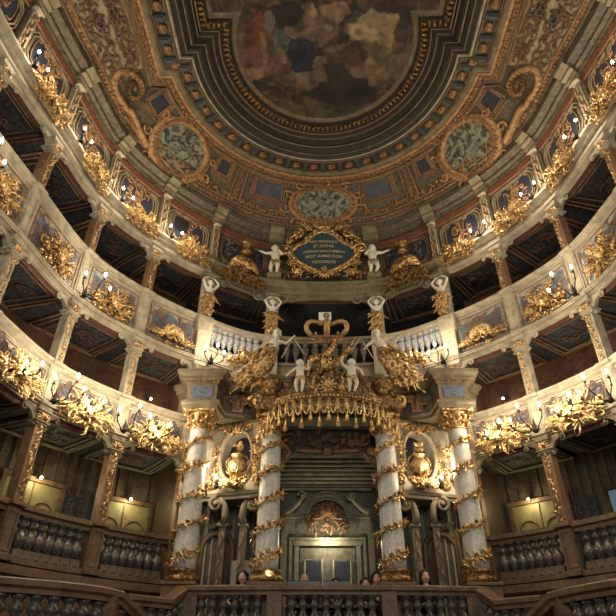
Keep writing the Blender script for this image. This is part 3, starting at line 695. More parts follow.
# the painting
def paint_material():
    m_ = bpy.data.materials.new('ceiling_painting'); m_.use_nodes = True; nt = m_.node_tree; n = nt.nodes; L = nt.links; b = n['Principled BSDF']; b.inputs['Roughness'].default_value = .7
    tc = n.new('ShaderNodeTexCoord'); nz = n.new('ShaderNodeTexNoise'); nz.inputs['Scale'].default_value = 2.2; nz.inputs['Detail'].default_value = 6
    L.new(tc.outputs['Object'], nz.inputs['Vector'])
    sub = n.new('ShaderNodeVectorMath'); sub.operation = 'SUBTRACT'; sub.inputs[1].default_value = (.5, .5, .5); L.new(nz.outputs['Color'], sub.inputs[0])
    sc = n.new('ShaderNodeVectorMath'); sc.operation = 'SCALE'; sc.inputs['Scale'].default_value = .5; L.new(sub.outputs[0], sc.inputs[0])
    ad = n.new('ShaderNodeVectorMath'); ad.operation = 'ADD'; L.new(tc.outputs['Object'], ad.inputs[0]); L.new(sc.outputs[0], ad.inputs[1])
    n2 = n.new('ShaderNodeTexNoise'); n2.inputs['Scale'].default_value = 2.2; n2.inputs['Distortion'].default_value = 2; n2.inputs['Detail'].default_value = 6; L.new(tc.outputs['Object'], n2.inputs['Vector'])
    cr = n.new('ShaderNodeValToRGB'); e = cr.color_ramp.elements; e[0].position = .3; e[0].color = (.016, .012, .010, 1); e[1].position = .75; e[1].color = (.22, .14, .08, 1)
    x = cr.color_ramp.elements.new(.5); x.color = (.075, .045, .028, 1); L.new(n2.outputs['Fac'], cr.inputs[0]); cur = cr.outputs[0]
    blobs = [(325, 108, 62, 14, (.10, .085, .045)), (375, 45, 34, 30, (.30, .22, .12)), (368, 30, 18, 14, (.42, .33, .20)), (340, 85, 40, 20, (.035, .025, .02)), (300, 75, 26, 16, (.22, .13, .085)),
             (265, 62, 30, 16, (.16, .085, .07)), (252, 30, 16, 22, (.17, .06, .03)), (238, 35, 8, 20, (.20, .12, .07)), (300, 55, 13, 20, (.015, .022, .055)), (318, 28, 26, 15, (.22, .15, .10)), (285, 15, 20, 12, (.03, .022, .018)),
             (335, 12, 16, 10, (.30, .2, .13)), (350, 55, 18, 12, (.11, .07, .045)), (400, 60, 14, 22, (.16, .10, .06)), (282, 42, 9, 12, (.10, .12, .12)), (255, 75, 10, 8, (.30, .18, .12)), (395, 12, 20, 12, (.05, .03, .02)), (310, 10, 8, 8, (.34, .22, .15)),
             (262, 48, 4, 16, (.26, .15, .09)), (246, 18, 7, 10, (.06, .035, .025)), (272, 68, 12, 5, (.24, .13, .10)), (290, 32, 6, 5, (.32, .20, .13)), (322, 40, 5, 8, (.26, .17, .11)), (330, 26, 5, 4, (.40, .28, .19)), (344, 38, 7, 6, (.05, .035, .03)), (356, 18, 6, 8, (.14, .12, .11)), (378, 22, 22, 9, (.36, .27, .16)), (362, 70, 14, 8, (.17, .11, .075)), (384, 80, 16, 9, (.20, .13, .085)), (306, 80, 20, 8, (.21, .15, .10)), (262, 88, 14, 4, (.03, .025, .02)), (282, 52, 4, 10, (.30, .19, .13)), (300, 44, 9, 7, (.035, .04, .075)), (352, 100, 26, 7, (.05, .035, .028)), (318, 62, 7, 5, (.22, .15, .11)), (334, 50, 10, 4, (.20, .13, .09)), (402, 34, 8, 10, (.07, .04, .03)), (270, 22, 6, 10, (.16, .15, .13))]
    for px, py, rx, ry, c in blobs:
        X, Y = uz(px, py, 13.6); X2, _ = uz(px+rx, py, 13.6); _, Y2 = uz(px, py+ry, 13.6)
        s1 = n.new('ShaderNodeVectorMath'); s1.operation = 'SUBTRACT'; s1.inputs[1].default_value = (X, Y, 13.62); L.new(ad.outputs[0], s1.inputs[0])
        s2 = n.new('ShaderNodeVectorMath'); s2.operation = 'DIVIDE'; s2.inputs[1].default_value = (abs(X2-X), abs(Y2-Y), 10); L.new(s1.outputs[0], s2.inputs[0])
        ln = n.new('ShaderNodeVectorMath'); ln.operation = 'LENGTH'; L.new(s2.outputs[0], ln.inputs[0])
        mr = n.new('ShaderNodeMapRange'); mr.inputs[1].default_value = 1.05; mr.inputs[2].default_value = .88; L.new(ln.outputs['Value'], mr.inputs[0])
        mx = n.new('ShaderNodeMix'); mx.data_type = 'RGBA'; L.new(mr.outputs[0], mx.inputs[0]); L.new(cur, mx.inputs[6]); mx.inputs[7].default_value = (*c, 1); cur = mx.outputs[2]
    n3 = n.new('ShaderNodeTexNoise'); n3.inputs['Scale'].default_value = 2.6; n3.inputs['Detail'].default_value = 6; n3.inputs['Distortion'].default_value = .8; L.new(tc.outputs['Object'], n3.inputs['Vector'])
    m3 = n.new('ShaderNodeMapRange'); m3.inputs[1].default_value = .35; m3.inputs[2].default_value = .65; m3.inputs[3].default_value = .24; m3.inputs[4].default_value = .92; L.new(n3.outputs['Fac'], m3.inputs[0])
    mv = n.new('ShaderNodeVectorMath'); mv.operation = 'SCALE'; L.new(cur, mv.inputs[0]); L.new(m3.outputs[0], mv.inputs['Scale']); L.new(mv.outputs[0], b.inputs['Base Color'])
    return m_
mb = MB(); rp = ringpts(2.27, 2.80, 7.07, 13.62); h = len(rp)//2
mb.grid([[rp[k], rp[len(rp)-1-k]] for k in range(h)], False)
put('ceiling_painting', mb, paint_material(), label='large dark oval ceiling painting of figures among brown clouds', cat='painting')
# cove between cornice and ring
def inner(u):
    x, y, n_ = plan(u, 0); dx, dy = x, y-CY; r = 4.24; sx = 1 if x > 0 else -1
    L = hypot(dx, dy); px, py = dx/L*r, CY+dy/L*r
    if py < 8.6: 
        w = 4.57+.05*(8.6-py)/4; py = min(py, 8.6) if dy > 0 else y; px = sx*w
        py = y*.35+py*.65 if dy > 0 else y
    return px, py
def cove(u, v, off=0):
    """v=0 at the cornice, v=1 at the ring; off below the surface"""
    x0, y0, n_ = plan(u, .12); x1, y1 = inner(u); z0, z1 = K1-.02, 12.98
    b = .10*sin(pi*v)
    p = Vector((x0+(x1-x0)*v, y0+(y1-y0)*v, z0+(z1-z0)*v+b))
    if off:
        e = .01; q1 = cove(u+e, v) if u < 12.9 else cove(u, v); q0 = cove(u-e, v); r1 = cove(u, min(1, v+e)); r0 = cove(u, max(0, v-e))
        nn = (q1-q0).cross(r1-r0).normalized()
        if nn.z > 0: nn = -nn
        p = p+nn*off
    return p
mb = MB(); mb.grid([[cove(13*k/130, j/8) for j in range(9)] for k in range(131)]); put('ceiling_cove', mb, olivec, kind='structure')
mb = MB(); pl = []
top = [(-8, -1, 14), (8, -1, 14), (8, 14.5, 14), (-8, 14.5, 14)]; mb.add(top, [(0, 1, 2, 3)], False); put('ceiling_deck', mb, darkc, kind='structure')
def cline(mb, path, r, off=.02, closed=False, seg=5): mb.tube([cove(u, v, off) for u, v in path], r, seg, closed=closed)
for v, r, mm in ((.04, .035, creamd), (.12, .02, tan), (.24, .022, tan), (.97, .03, creamd)):
    mb = MB(); cline(mb, [(k/10, v) for k in range(0, 131)], r); put('trim_11', mb, mm, kind='structure')
mb = MB(); R = random.Random(8)
for k in range(240):
    u = k/240*13; p = cove(u, .18, .02); mb.ball(p, (.06, .06, .04), 6, 4)
put('cove_laurel_moulding', mb, orange, label='lower ochre laurel band just above the olive ceiling cornice', cat='ceiling moulding')
def patch(mb, u0, u1, v0, v1, off=.02, n=6):
    mb.grid([[cove(u0+(u1-u0)*k/n, v0+(v1-v0)*j/n, off) for j in range(n+1)] for k in range(n+1)])
def centre(t_name, label, cat, u, v): return thing(t_name, label, cat, tuple(cove(u, v)))
def ctube(path, r, off, seg=6, closed=False): mb = MB(); cline(mb, path, r, off, closed, seg); return mb
def medallion(u, v, ru, rv, label):
    t = centre('ceiling_medallion', label, 'ceiling medallion', u, v)
    el = lambda k, n, f: (u+ru*f*cos(2*pi*k/n), v+rv*f*sin(2*pi*k/n))
    mb = MB(); mb.grid([[cove(*el(k, 32, f), .03) for k in range(32)] for f in (.02, .3, .6, .74)], closed=True); put('grisaille_scene', mb, gris, t, True)
    mb = MB(); rows = []
    for q in range(9): a = q/8*pi; f = .87-.13*cos(a); rows.append([cove(*el(k, 40, f), .03+.09*sin(a)) for k in range(40)])
    mb.grid(rows, closed=True); put('frame', mb, orangel, t, True)
    mb = MB()
    for k in range(52): mb.ball(cove(*el(k, 52, .87), .11), (.05, .05, .05), 6, 4)
    put('beading', mb, orange, t, True)
    mb = MB()
    L = 1.9
    for k in range(10):
        uu, vv = el(k+.5, 10, 1.08); sg = 1 if k % 2 else -1; pts = []
        for j in range(13): q = .17*(1-j/14); an = 2*pi*k/10+sg*j*.6; pts.append(cove(uu+q*cos(an)/L, vv+q*sin(an)/1.9, .06))
        mb.tube(pts, [.045*(1-j/18) for j in range(13)], 6)
    put('scrolls', mb, orangel, t, True)
medallion(6.5, .56, .40, .42, 'round grisaille medallion in ochre frame on the ceiling above the inscription')
medallion(3.82, .54, .66, .56, 'oval grisaille medallion in an ochre scrolled frame on the left ceiling cove')
medallion(9.18, .54, .66, .56, 'oval grisaille medallion in an ochre scrolled frame on the right ceiling cove')
def cpanel(u0, u1, v0, v1, m_, label, frames=2):
    t = centre('ceiling_coffer', label, 'ceiling panel', (u0+u1)/2, (v0+v1)/2)
    mb = MB(); patch(mb, u0, u1, v0, v1); put('blue_ground', mb, m_, t, True)
    mb = MB()
    for q in range(frames):
        e = .035*q+.01; pts = [(u0-e+(u1-u0+2*e)*k/6, v0-e*1.1) for k in range(7)]+[(u1+e-(u1-u0+2*e)*k/6, v1+e*1.1) for k in range(7)]
        cline(mb, pts, .024, .035, True)
    put('frame', mb, creamd if frames < 3 else tan, t, True)
lilac = mat('slate_blue_coffer', (.085, .09, .115), .6, col2=(.045, .05, .07), scale=5)
cpanel(5.50, 5.98, .56, .90, lilac, 'slate blue ceiling coffer just left of the centre medallion', 3)
cpanel(7.02, 7.50, .56, .90, lilac, 'slate blue ceiling coffer just right of the centre medallion', 3)
cpanel(4.64, 4.88, .62, .92, blue, 'narrow dark blue coffer between the left medallion and centre', 3)
cpanel(8.12, 8.36, .62, .92, blue, 'narrow dark blue coffer between the right medallion and centre', 3)
cpanel(2.78, 3.06, .62, .90, blue, 'dark blue coffer above the left medallion beside the big scroll', 3)
cpanel(9.94, 10.22, .62, .90, blue, 'dark blue coffer above the right medallion beside the big scroll', 3)
for (u0, u1) in ((5.06, 5.26), (7.74, 7.94)):
    t = centre('ceiling_rib', 'carved tan rib with scrollwork on the %s cove between coffers' % ('left' if u0 < 6 else 'right'), 'ceiling rib', u0+.1, .6)
    mb = MB(); patch(mb, u0, u1, .3, .95, .03); put('ground', mb, olivec, t, True)
    mb = MB(); cline(mb, [(u0, .3), (u0, .95), (u1, .95), (u1, .3)], .03, .05, True)
    for k in range(8):
        c = .36+.07*k; cline(mb, [((u0+u1)/2+.06*(1-j/12)*cos(j*.6+k), c+.04*(1-j/12)*sin(j*.6+k)) for j in range(12)], .02, .05)
    put('carving', mb, tan, t, True)
# big volutes and foliage grounds on both sides
for sg in (-1, 1):
    U = (lambda q: 6.5+sg*q); nm = 'left' if sg < 0 else 'right'
    t = centre('ceiling_volute', 'large ochre scroll volute on the %s ceiling cove beside the medallion' % nm, 'ceiling scroll', U(3.9), .5)
    mb = MB(); pts = []; rr = []
    K = [(3.30, .16), (3.05, .22), (2.80, .27), (2.58, .27), (2.42, .24), (2.30, .28), (2.22, .38), (2.24, .52), (2.32, .64), (2.44, .74), (2.58, .76), (2.67, .68), (2.68, .56), (2.60, .47), (2.50, .46), (2.45, .53), (2.47, .61), (2.53, .62)]
    for k in range(len(K)*4-3):
        q = k/4; a_ = min(int(q), len(K)-2); f = q-a_; p0, p1, p2, p3 = [K[max(0, min(len(K)-1, a_+w))] for w in (-1, 0, 1, 2)]
        pts.append(tuple(6.5-(.5*((2*p1[w])+(p2[w]-p0[w])*f+(2*p0[w]-5*p1[w]+4*p2[w]-p3[w])*f*f+(3*p1[w]-p0[w]-3*p2[w]+p3[w])*f**3)) if w == 0 else .5*((2*p1[w])+(p2[w]-p0[w])*f+(2*p0[w]-5*p1[w]+4*p2[w]-p3[w])*f*f+(3*p1[w]-p0[w]-3*p2[w]+p3[w])*f**3) for w in (0, 1)))
        rr.append(.115-.075*k/(len(K)*4))
    P = [cove(U(a), b, .05) for a, b in pts]; mb.tube(P, rr, 8); put('scroll_band', mb, orangel, t, True)
    mb = MB(); mb.tube([p+Vector((0, 0, -.8*q_)) for p, q_ in zip(P, rr)], [.24*q_ for q_ in rr], 5)
    for k_ in range(0, len(P), 2): mb.ball(P[k_]+Vector((0, 0, -.55*rr[k_])), (.06, .06, .05), 6, 4); put('ridge', mb, orange, t, True)
    t = centre('foliage_panel', 'cream ceiling panel with tan acanthus scrolls and blue lozenges, %s side' % nm, 'ceiling panel', U(4.8), .55)
    mb = MB(); mb.grid([[cove(U(4.16+1.9*k/12), .22+.70*j/6, .02) for j in range(7)] for k in range(13)]); put('ground', mb, foliage, t, True)
    mb = MB(); cline(mb, [(U(4.16+1.9*k/12), .21) for k in range(13)], .035, .04); cline(mb, [(U(4.16+1.9*k/12), .93) for k in range(13)], .035, .04); put('border', mb, tan, t, True)
    mb = MB()
    for a in (4.95, 5.6):
        for (v0, v1) in ((.38, .54), (.66, .82)):
            mb.grid([[cove(U(a-.12+.24*k/6), (v0+v1)/2+(v1-v0)/2*(j*2-1)*sin(pi*(.15+.7*k/6)), .035) for j in (0, 1)] for k in range(7)])
    put('blue_lozenges', mb, blue, t, True)
    mb = MB(); R = random.Random(5)
    for k in range(34):
        a = 4.26+1.55*(k % 17)/16; b = .575; db = (.10, .25)[k//17]+R.uniform(-.02, .02); r = R.uniform(.12, .19); an0 = R.uniform(0, 6)
        for s2 in (-1, 1):
            cline(mb, [(U(a+r*.62*(1-j/13)*cos(an0+s2*j*.6)), b+s2*db+r*.6*(1-j/13)*sin(an0+s2*j*.6)*1.0) for j in range(12)], .026, .045)
    put('scrollwork', mb, mat('umber_scroll_paint', (.20, .11, .065), .6, var=.5, scale=9), t, True)
# general scroll carving on the remaining cove, near centre
for sg in (-1, 1):
    mb = MB(); R = random.Random(12)
    for k in range(70):
        q = R.uniform(.42, 3.2); v = R.uniform(.27, .36); r = R.uniform(.04, .07)
        cline(mb, [(6.5+sg*(q+r*.6*(1-j/10)*cos(j*.7+k)), v+r*.6*(1-j/10)*sin(j*.7+k)) for j in range(10)], .026, .04)
    put('cove_scroll_carving', mb, orange, label='ochre scroll carving along the foot of the %s ceiling cove' % ('left' if sg < 0 else 'right'), cat='ceiling moulding')
# ---------------------------------------------------------------- candle lights
def leaf3(mb, p, d, L, w, nrm, curl=.3, flat=.4):
    p = Vector(p); d = Vector(d).normalized(); nrm = Vector(nrm).normalized(); pts = []; rr = []
    for k in range(5):
        t = k/4; pts.append(p+d*(L*t)+nrm*(curl*L*sin(pi*t)*.6)); rr.append(w*(.25, .9, 1, .6, .08)[k])
    mb.tube(pts, rr, 5, flat=flat, up=nrm)
def mk_candelabrum(spots, power):
    """branches of black iron ending in lit candle bulbs; spots are (x, y out, z)"""
    def f():
        t = thing('candelabrum', '', 'candelabrum')
        a = MB(); a.lathe([(.02, -.10), (.06, -.06), (.035, 0), (.05, .05), (.02, .12), (.01, .2)], 8, (0, .17, 0)); a.tube([(0, .0, -.03), (0, .17, -.03)], .022, 6); put('wall_bracket', a, iron, t)
        for x, y, z in spots:
            b = MB(); P = []
            for k in range(12): q = k/11; P.append((x*q+.03*sin(q*9)*(1 if x > 0 else -1), .17+(y-.17)*q, z*q**2-.11*sin(pi*q)))
            b.tube(P, .011, 5)
            for k in (3, 6, 9): b.ball(P[k], .022, 6, 4)
            b.lathe([(.012, -.02), (.034, .0), (.03, .012), (.013, .02), (.013, .05)], 8, (x, y, z)); arm = put('branch', b, iron, t)
            c = MB(); c.lathe([(.012, .05), (.012, .09)], 8, (x, y, z)); put('candle', c, cream, arm)
            c = MB(); c.lathe([(.006, .085), (.022, .10), (.028, .12), (.018, .15), (.003, .18)], 8, (x, y, z)); put('candle_bulb', c, bulb, arm)
        l = bpy.data.lights.new('candle_light', 'POINT'); l.energy = power*len(spots)/2; l.color = (1, .82, .56); l.shadow_soft_size = .08
        mx = sum(s[0] for s in spots)/len(spots); mz = sum(s[2] for s in spots)/len(spots); my = max(s[1] for s in spots)
        o = bpy.data.objects.new('candle_light', l); COL.objects.link(o); o.parent = t; o.location = (mx, my+.22, mz+.2)
        return t
    return f
CAND = {}
def candelabra(key, spots, u, z, label, power=CANDLE, off=.1, group=None):
    return place(key, mk_candelabrum(spots, power), wp(u, z, off), rz(u), label, group)
big = [(-.36, .46, .20), (.02, .62, .26), (.36, .44, .10)]
sm = [(-.26, .34, .12), (0, .46, .20), (.26, .34, .10)]
two = [(-.24, .22, .10), (.16, .28, .04)]
# over the middle gallery lower cornice
for i in (3, 10): candelabra('cb', big, i, B2+.12, 'candelabrum on the %s middle gallery cornice, farther from the portal' % side(i), group='cornice candelabra')
for i in (4, 9): candelabra('cb', big, i, B2+.12, 'candelabrum on the %s middle gallery cornice, nearer the portal' % side(i), group='cornice candelabra')
for i in (3, 10): candelabra('cb', big, i, B3+.12, 'black iron candelabrum high on the %s side, below the top gallery' % side(i), group='cornice candelabra')
for i in (1, 12): candelabra('cb', big, i, B3+.12, 'black iron candelabrum at the far %s edge, below the top gallery' % side(i), group='cornice candelabra')
for i, q in ((5, 5.12), (8, 7.88)): candelabra('cs', sm, q, B3+.02, 'black iron candelabrum beside the %s angel above the column entablature' % side(i), group='portal candelabra')
for k, (i, d) in enumerate(((1, .2), (2, .2), (3, .18), (4, .15), (9, -.15), (10, -.18), (11, -.2), (12, -.2))):
    candelabra('ct', two, i+d, A0+.02, 'two lit bulbs on the %s upper cornice, at console %s' % (side(i), nord(i)), CANDLE*1.5, .12, 'upper cornice sconces')
for i in (2, 3, 4, 8, 9, 10):
    candelabra('cm', [(-.14, .36, .05), (.2, .33, -.12)], i+.5, B2+.26, 'two lit bulbs in the %s middle gallery cartouche %s' % (side(i, False), bord(i)), CANDLE*.7, .1, 'cartouche sconces')
# ---------------------------------------------------------------- gilded cartouches on the parapets
seeds = [11, 23, 37]
for n_, i in enumerate((2, 3, 4, 8, 9, 10)):
    k = 'rc%d' % (n_ % 3)
    place(k, mk_rocaille(seeds[n_ % 3], 1.28, .78, 26, 0, goldb), wp(i+.5, B2+.20, .10), rz(i+.5), 'bright gilded rocaille cartouche on the middle gallery, %s side, bay %s' % (side(i, False), bord(i)), 'middle gallery cartouches')
for n_, i in enumerate((1, 2, 3, 9, 10, 11)[:]):
    i = (1, 2, 3, 9, 10, 11)[n_]; j = i if i < 6 else i
    place('rt%d' % (n_ % 2), mk_rocaille(51+n_ % 2, 1.05, .9, 26, 1, gold), wp(j+.5 if j < 6 else j+.5, B3+.42, .06), rz(j+.5), 'gilded flower cartouche on the top gallery parapet, %s side, bay %s' % (side(i, False), bord(i)), 'top gallery cartouches')
for i in (4, 8): place('shell', mk_shell_swag, wp(i+.5, B3+.42, .08), rz(i+.5), 'gilded scallop shell with acanthus wings on the %s top gallery parapet nearest the portal' % side(i, False), 'scallop ornaments')
for n_, i in enumerate((1, 2, 3, 4, 8, 9, 10, 11)):
    place('ru%d' % (n_ % 2), mk_rocaille(71+n_ % 2, 1.12, .82, 24, n_ % 2, gold), wp(i+.62 if i < 6 else i+.38, B4+.36, .16), rz(i+.5), 'gilded cluster hung over the upper cornice, %s side, bay %s' % (side(i, False), bord(i)), 'upper cornice cartouches')
# ---------------------------------------------------------------- end walls beside the portal, ground tier doors and lamps
for u, s in ((5, 'left'), (8, 'right')):
    a, b = wp(u, 0, 0), wp(u, 0, DEP)
    for z0, z1, mm, q in ((-1.6, B2, woodd, 1), (B2, B3, redd, 2), (B3, B4, redd, 3)):
        if q == 3: continue
        mb = MB(); mb.add([(a[0], a[1], z0), (b[0], b[1], z0), (b[0], b[1], z1), (a[0], a[1], z1)], [(0, 1, 2, 3)], False); put('wall_%s_end' % s, mb, mm, kind='structure')
def boxdoor(n_, u, w, z0, z1, m_):
    x, y, nn = plan(u, DEP+.05); t = thing('door_%d' % n_, None, None, (x, y, z0), rz(u), kind='structure'); h = z1-z0
    a = MB(); a.box((0, .02, h/2), (w, .06, h)); put('door_leaf', a, m_, t)
    b = MB()
    for s in (-1, 1):
        b.box((s*(w/2+.05), .04, h/2), (.1, .12, h+.1), .01)
        P = [(s*w*.25-w*.18, .06, .1), (s*w*.25-w*.18, .06, h*.72)]+[(s*w*.25-w*.18*cos(k/8*pi), .06, h*.72+w*.16*sin(k/8*pi)) for k in range(9)]+[(s*w*.25+w*.18, .06, .1)]
        b.tube(P, .018, 5, closed=True)
    b.box((0, .04, h+.05), (w+.22, .14, .1), .01); b.box((0, .055, h/2), (.03, .03, h)); put('door_frame', b, wood, t)
def boxlamp(u, z, label, p=6, off=DEP+.30, r=.03):
    x, y, nn = plan(u, off); t = thing('box_lamp', label, 'lamp', (x, y, z), rz(u), 'small lamps in the boxes')
    a = MB(); a.ball((0, 0, 0), r, 8, 6); put('lamp_globe', a, lamp, t)
    b = MB(); b.tube([(0, -.12, .03), (0, 0, .03)], .012, 5); b.box((0, -.11, .03), (.06, .02, .08)); put('lamp_arm', b, iron, t)
    l = bpy.data.lights.new('lamp_light', 'POINT'); l.energy = p*.35; l.color = (1, .84, .45); l.shadow_soft_size = .03
    o = bpy.data.objects.new('lamp_light', l); COL.objects.link(o); o.parent = t; o.location = (0, .05, -.05)
for n_, u in ((1, 4.66), (2, 3.62), (3, 8.40), (4, 9.6)):
    if n_ != 4: boxdoor(n_, u, 1.2, 1.4, 3.32, door)
boxlamp(4.68, 3.38, 'small lit lamp over the door of the left ground box nearest the portal', 22)
boxlamp(3.62, 3.38, 'small lit lamp over the door of the left ground box second from the portal', 22)
boxlamp(8.34, 3.38, 'small lit lamp over the door of the right ground box nearest the portal', 22)
boxlamp(4.70, 5.85, 'small lit lamp at the back of the left middle gallery box nearest the portal', 12)
boxlamp(8.30, 5.85, 'small lit lamp at the back of the right middle gallery box nearest the portal', 12)
boxlamp(9.40, 5.75, 'small lit lamp at the back of the right middle gallery box second from the portal', 5)
t = thing('window_1', None, None, (*plan(9.30, DEP+.05)[:2], 1.75), rz(9.30), kind='structure'); a = MB(); a.box((0, .03, .85), (.56, .04, 1.3)); put('window_pane', a, coolw, t)
a = MB(); a.tube([(-.32, .05, .16), (-.32, .05, 1.54), (.32, .05, 1.54), (.32, .05, .16)], .05, 4, closed=True); put('window_frame', a, wood, t)
for i, u in ((3, 4.12), (9, 8.86)):
    x, y, _ = plan(u, DEP+.04); t = thing('scroll_tapestry', 'dark wall panel with mauve scrolls between the doors of the %s ground box' % side(i), 'wall panel', (x, y, 1.5), rz(u))
    a = MB(); a.box((0, .02, .9), (.6, .04, 1.7)); put('ground', a, blue, t); b = MB(); R = random.Random(2)
    for k in range(14):
        for s in (-1, 1): spiral(b, s*.13, .2+k*.11, .09, R.uniform(0, 6), 1.2, .014, .008, .045, s, 4, 10)
    put('scrollwork', b, mauve, t)
# ---------------------------------------------------------------- the portal: columns
def mk_column(zt):
    def f():
        t = thing('garlanded_column', '', 'column'); r = .215; H = zt-1.45
        a = MB(); a.box((0, 0, -.50), (.60, .60, 1.0), .015); a.box((0, 0, .03), (.66, .66, .06), .01); put('pedestal', a, wood, t)
        a = MB(); a.lathe([(.30, .06), (.33, .10), (.33, .15), (.27, .17), (.26, .21), (.29, .24), (.29, .28), (.24, .30)], 24); put('base', a, goldd, t)
        a = MB(); n = 14; a.lathe([(r*(1.06-.14*(k/n)**1.6), .30+(H-.72)*k/n) for k in range(n+1)], 28); put('shaft', a, colw, t)
        c = MB(); z = H-.42; c.lathe([(r*.9, z), (r*1.05, z+.02), (r*.95, z+.05), (r*.95, z+.1), (r*1.3, z+.34), (r*1.35, z+.36)], 20); c.box((0, 0, H-.03), (.66, .66, .07), .015)
        for k in range(10):
            an = 2*pi*k/10
            for zz, L, w in ((z+.06, .17, .05), (z+.18, .18, .055)):
                an2 = an+(.3 if zz > z+.1 else 0); d = (cos(an2), sin(an2), 0); leaf3(c, (r*.95*d[0], r*.95*d[1], zz), (d[0]*.5, d[1]*.5, 1), L, w, d, .6)
        for k in range(4):
            an = pi/4+k*pi/2
            for j in range(12): q = .09*(1-j/13); c.ball((cos(an)*(.33+q*cos(j*.6)), sin(an)*(.33+q*cos(j*.6)), H-.15+q*sin(j*.6)), .026, 5, 4)
        put('capital', c, gold, t)
        v = MB(); R = random.Random(9); P = []; N = 150; T = 4.6
        for k in range(N): q = k/(N-1); an = q*T*2*pi; rr = r*(1.08-.14*q**1.6)+.025; P.append((cos(an)*rr, sin(an)*rr, .36+(H-.86)*q))
        v.tube(P, .016, 5)
        for k in range(0, N, 1):
            p = Vector(P[k]); nr = Vector((p.x, p.y, 0)).normalized()
            for j in range(3):
                tg = Vector((-nr.y, nr.x, 0))*R.uniform(-1, 1)+Vector((0, 0, R.uniform(-1, 1))); leaf3(v, p, tg+nr*.25, R.uniform(.06, .12)*(1+.9*max(0, sin(k*.26))), R.uniform(.016, .028), nr, .3)
        vine = put('gilded_vine', v, gold, t)
        b = MB()
        for k in range(4, N, 7):
            p = Vector(P[k])*1.0; nr = Vector((p.x, p.y, 0)).normalized(); p = p+nr*.03
            for j in range(5): an = j*1.256; b.ball(p+Vector((-nr.y, nr.x, 0))*.03*cos(an)+Vector((0, 0, .03*sin(an))), .02, 5, 4)
        put('gilded_blossoms', b, orangel, vine)
        return t
    return f
for x, nm, zt in ((-2.80, 'outer left', 4.92), (2.80, 'outer right', 4.92)): place('colo', mk_column(zt), (x, 11.4, 1.45), pi, '%s white marbled column wound with a gilded vine' % nm, 'white columns of the portal')
for x, nm, zt in ((-1.22, 'inner left', 4.8), (1.22, 'inner right', 4.8)): place('coli', mk_column(zt), (x, 11.4, 1.45), pi, '%s white marbled column wound with a gilded vine, under the canopy' % nm, 'white columns of the portal')
def mir(P): return [(-p[0],)+tuple(p[1:]) for p in reversed(P)]
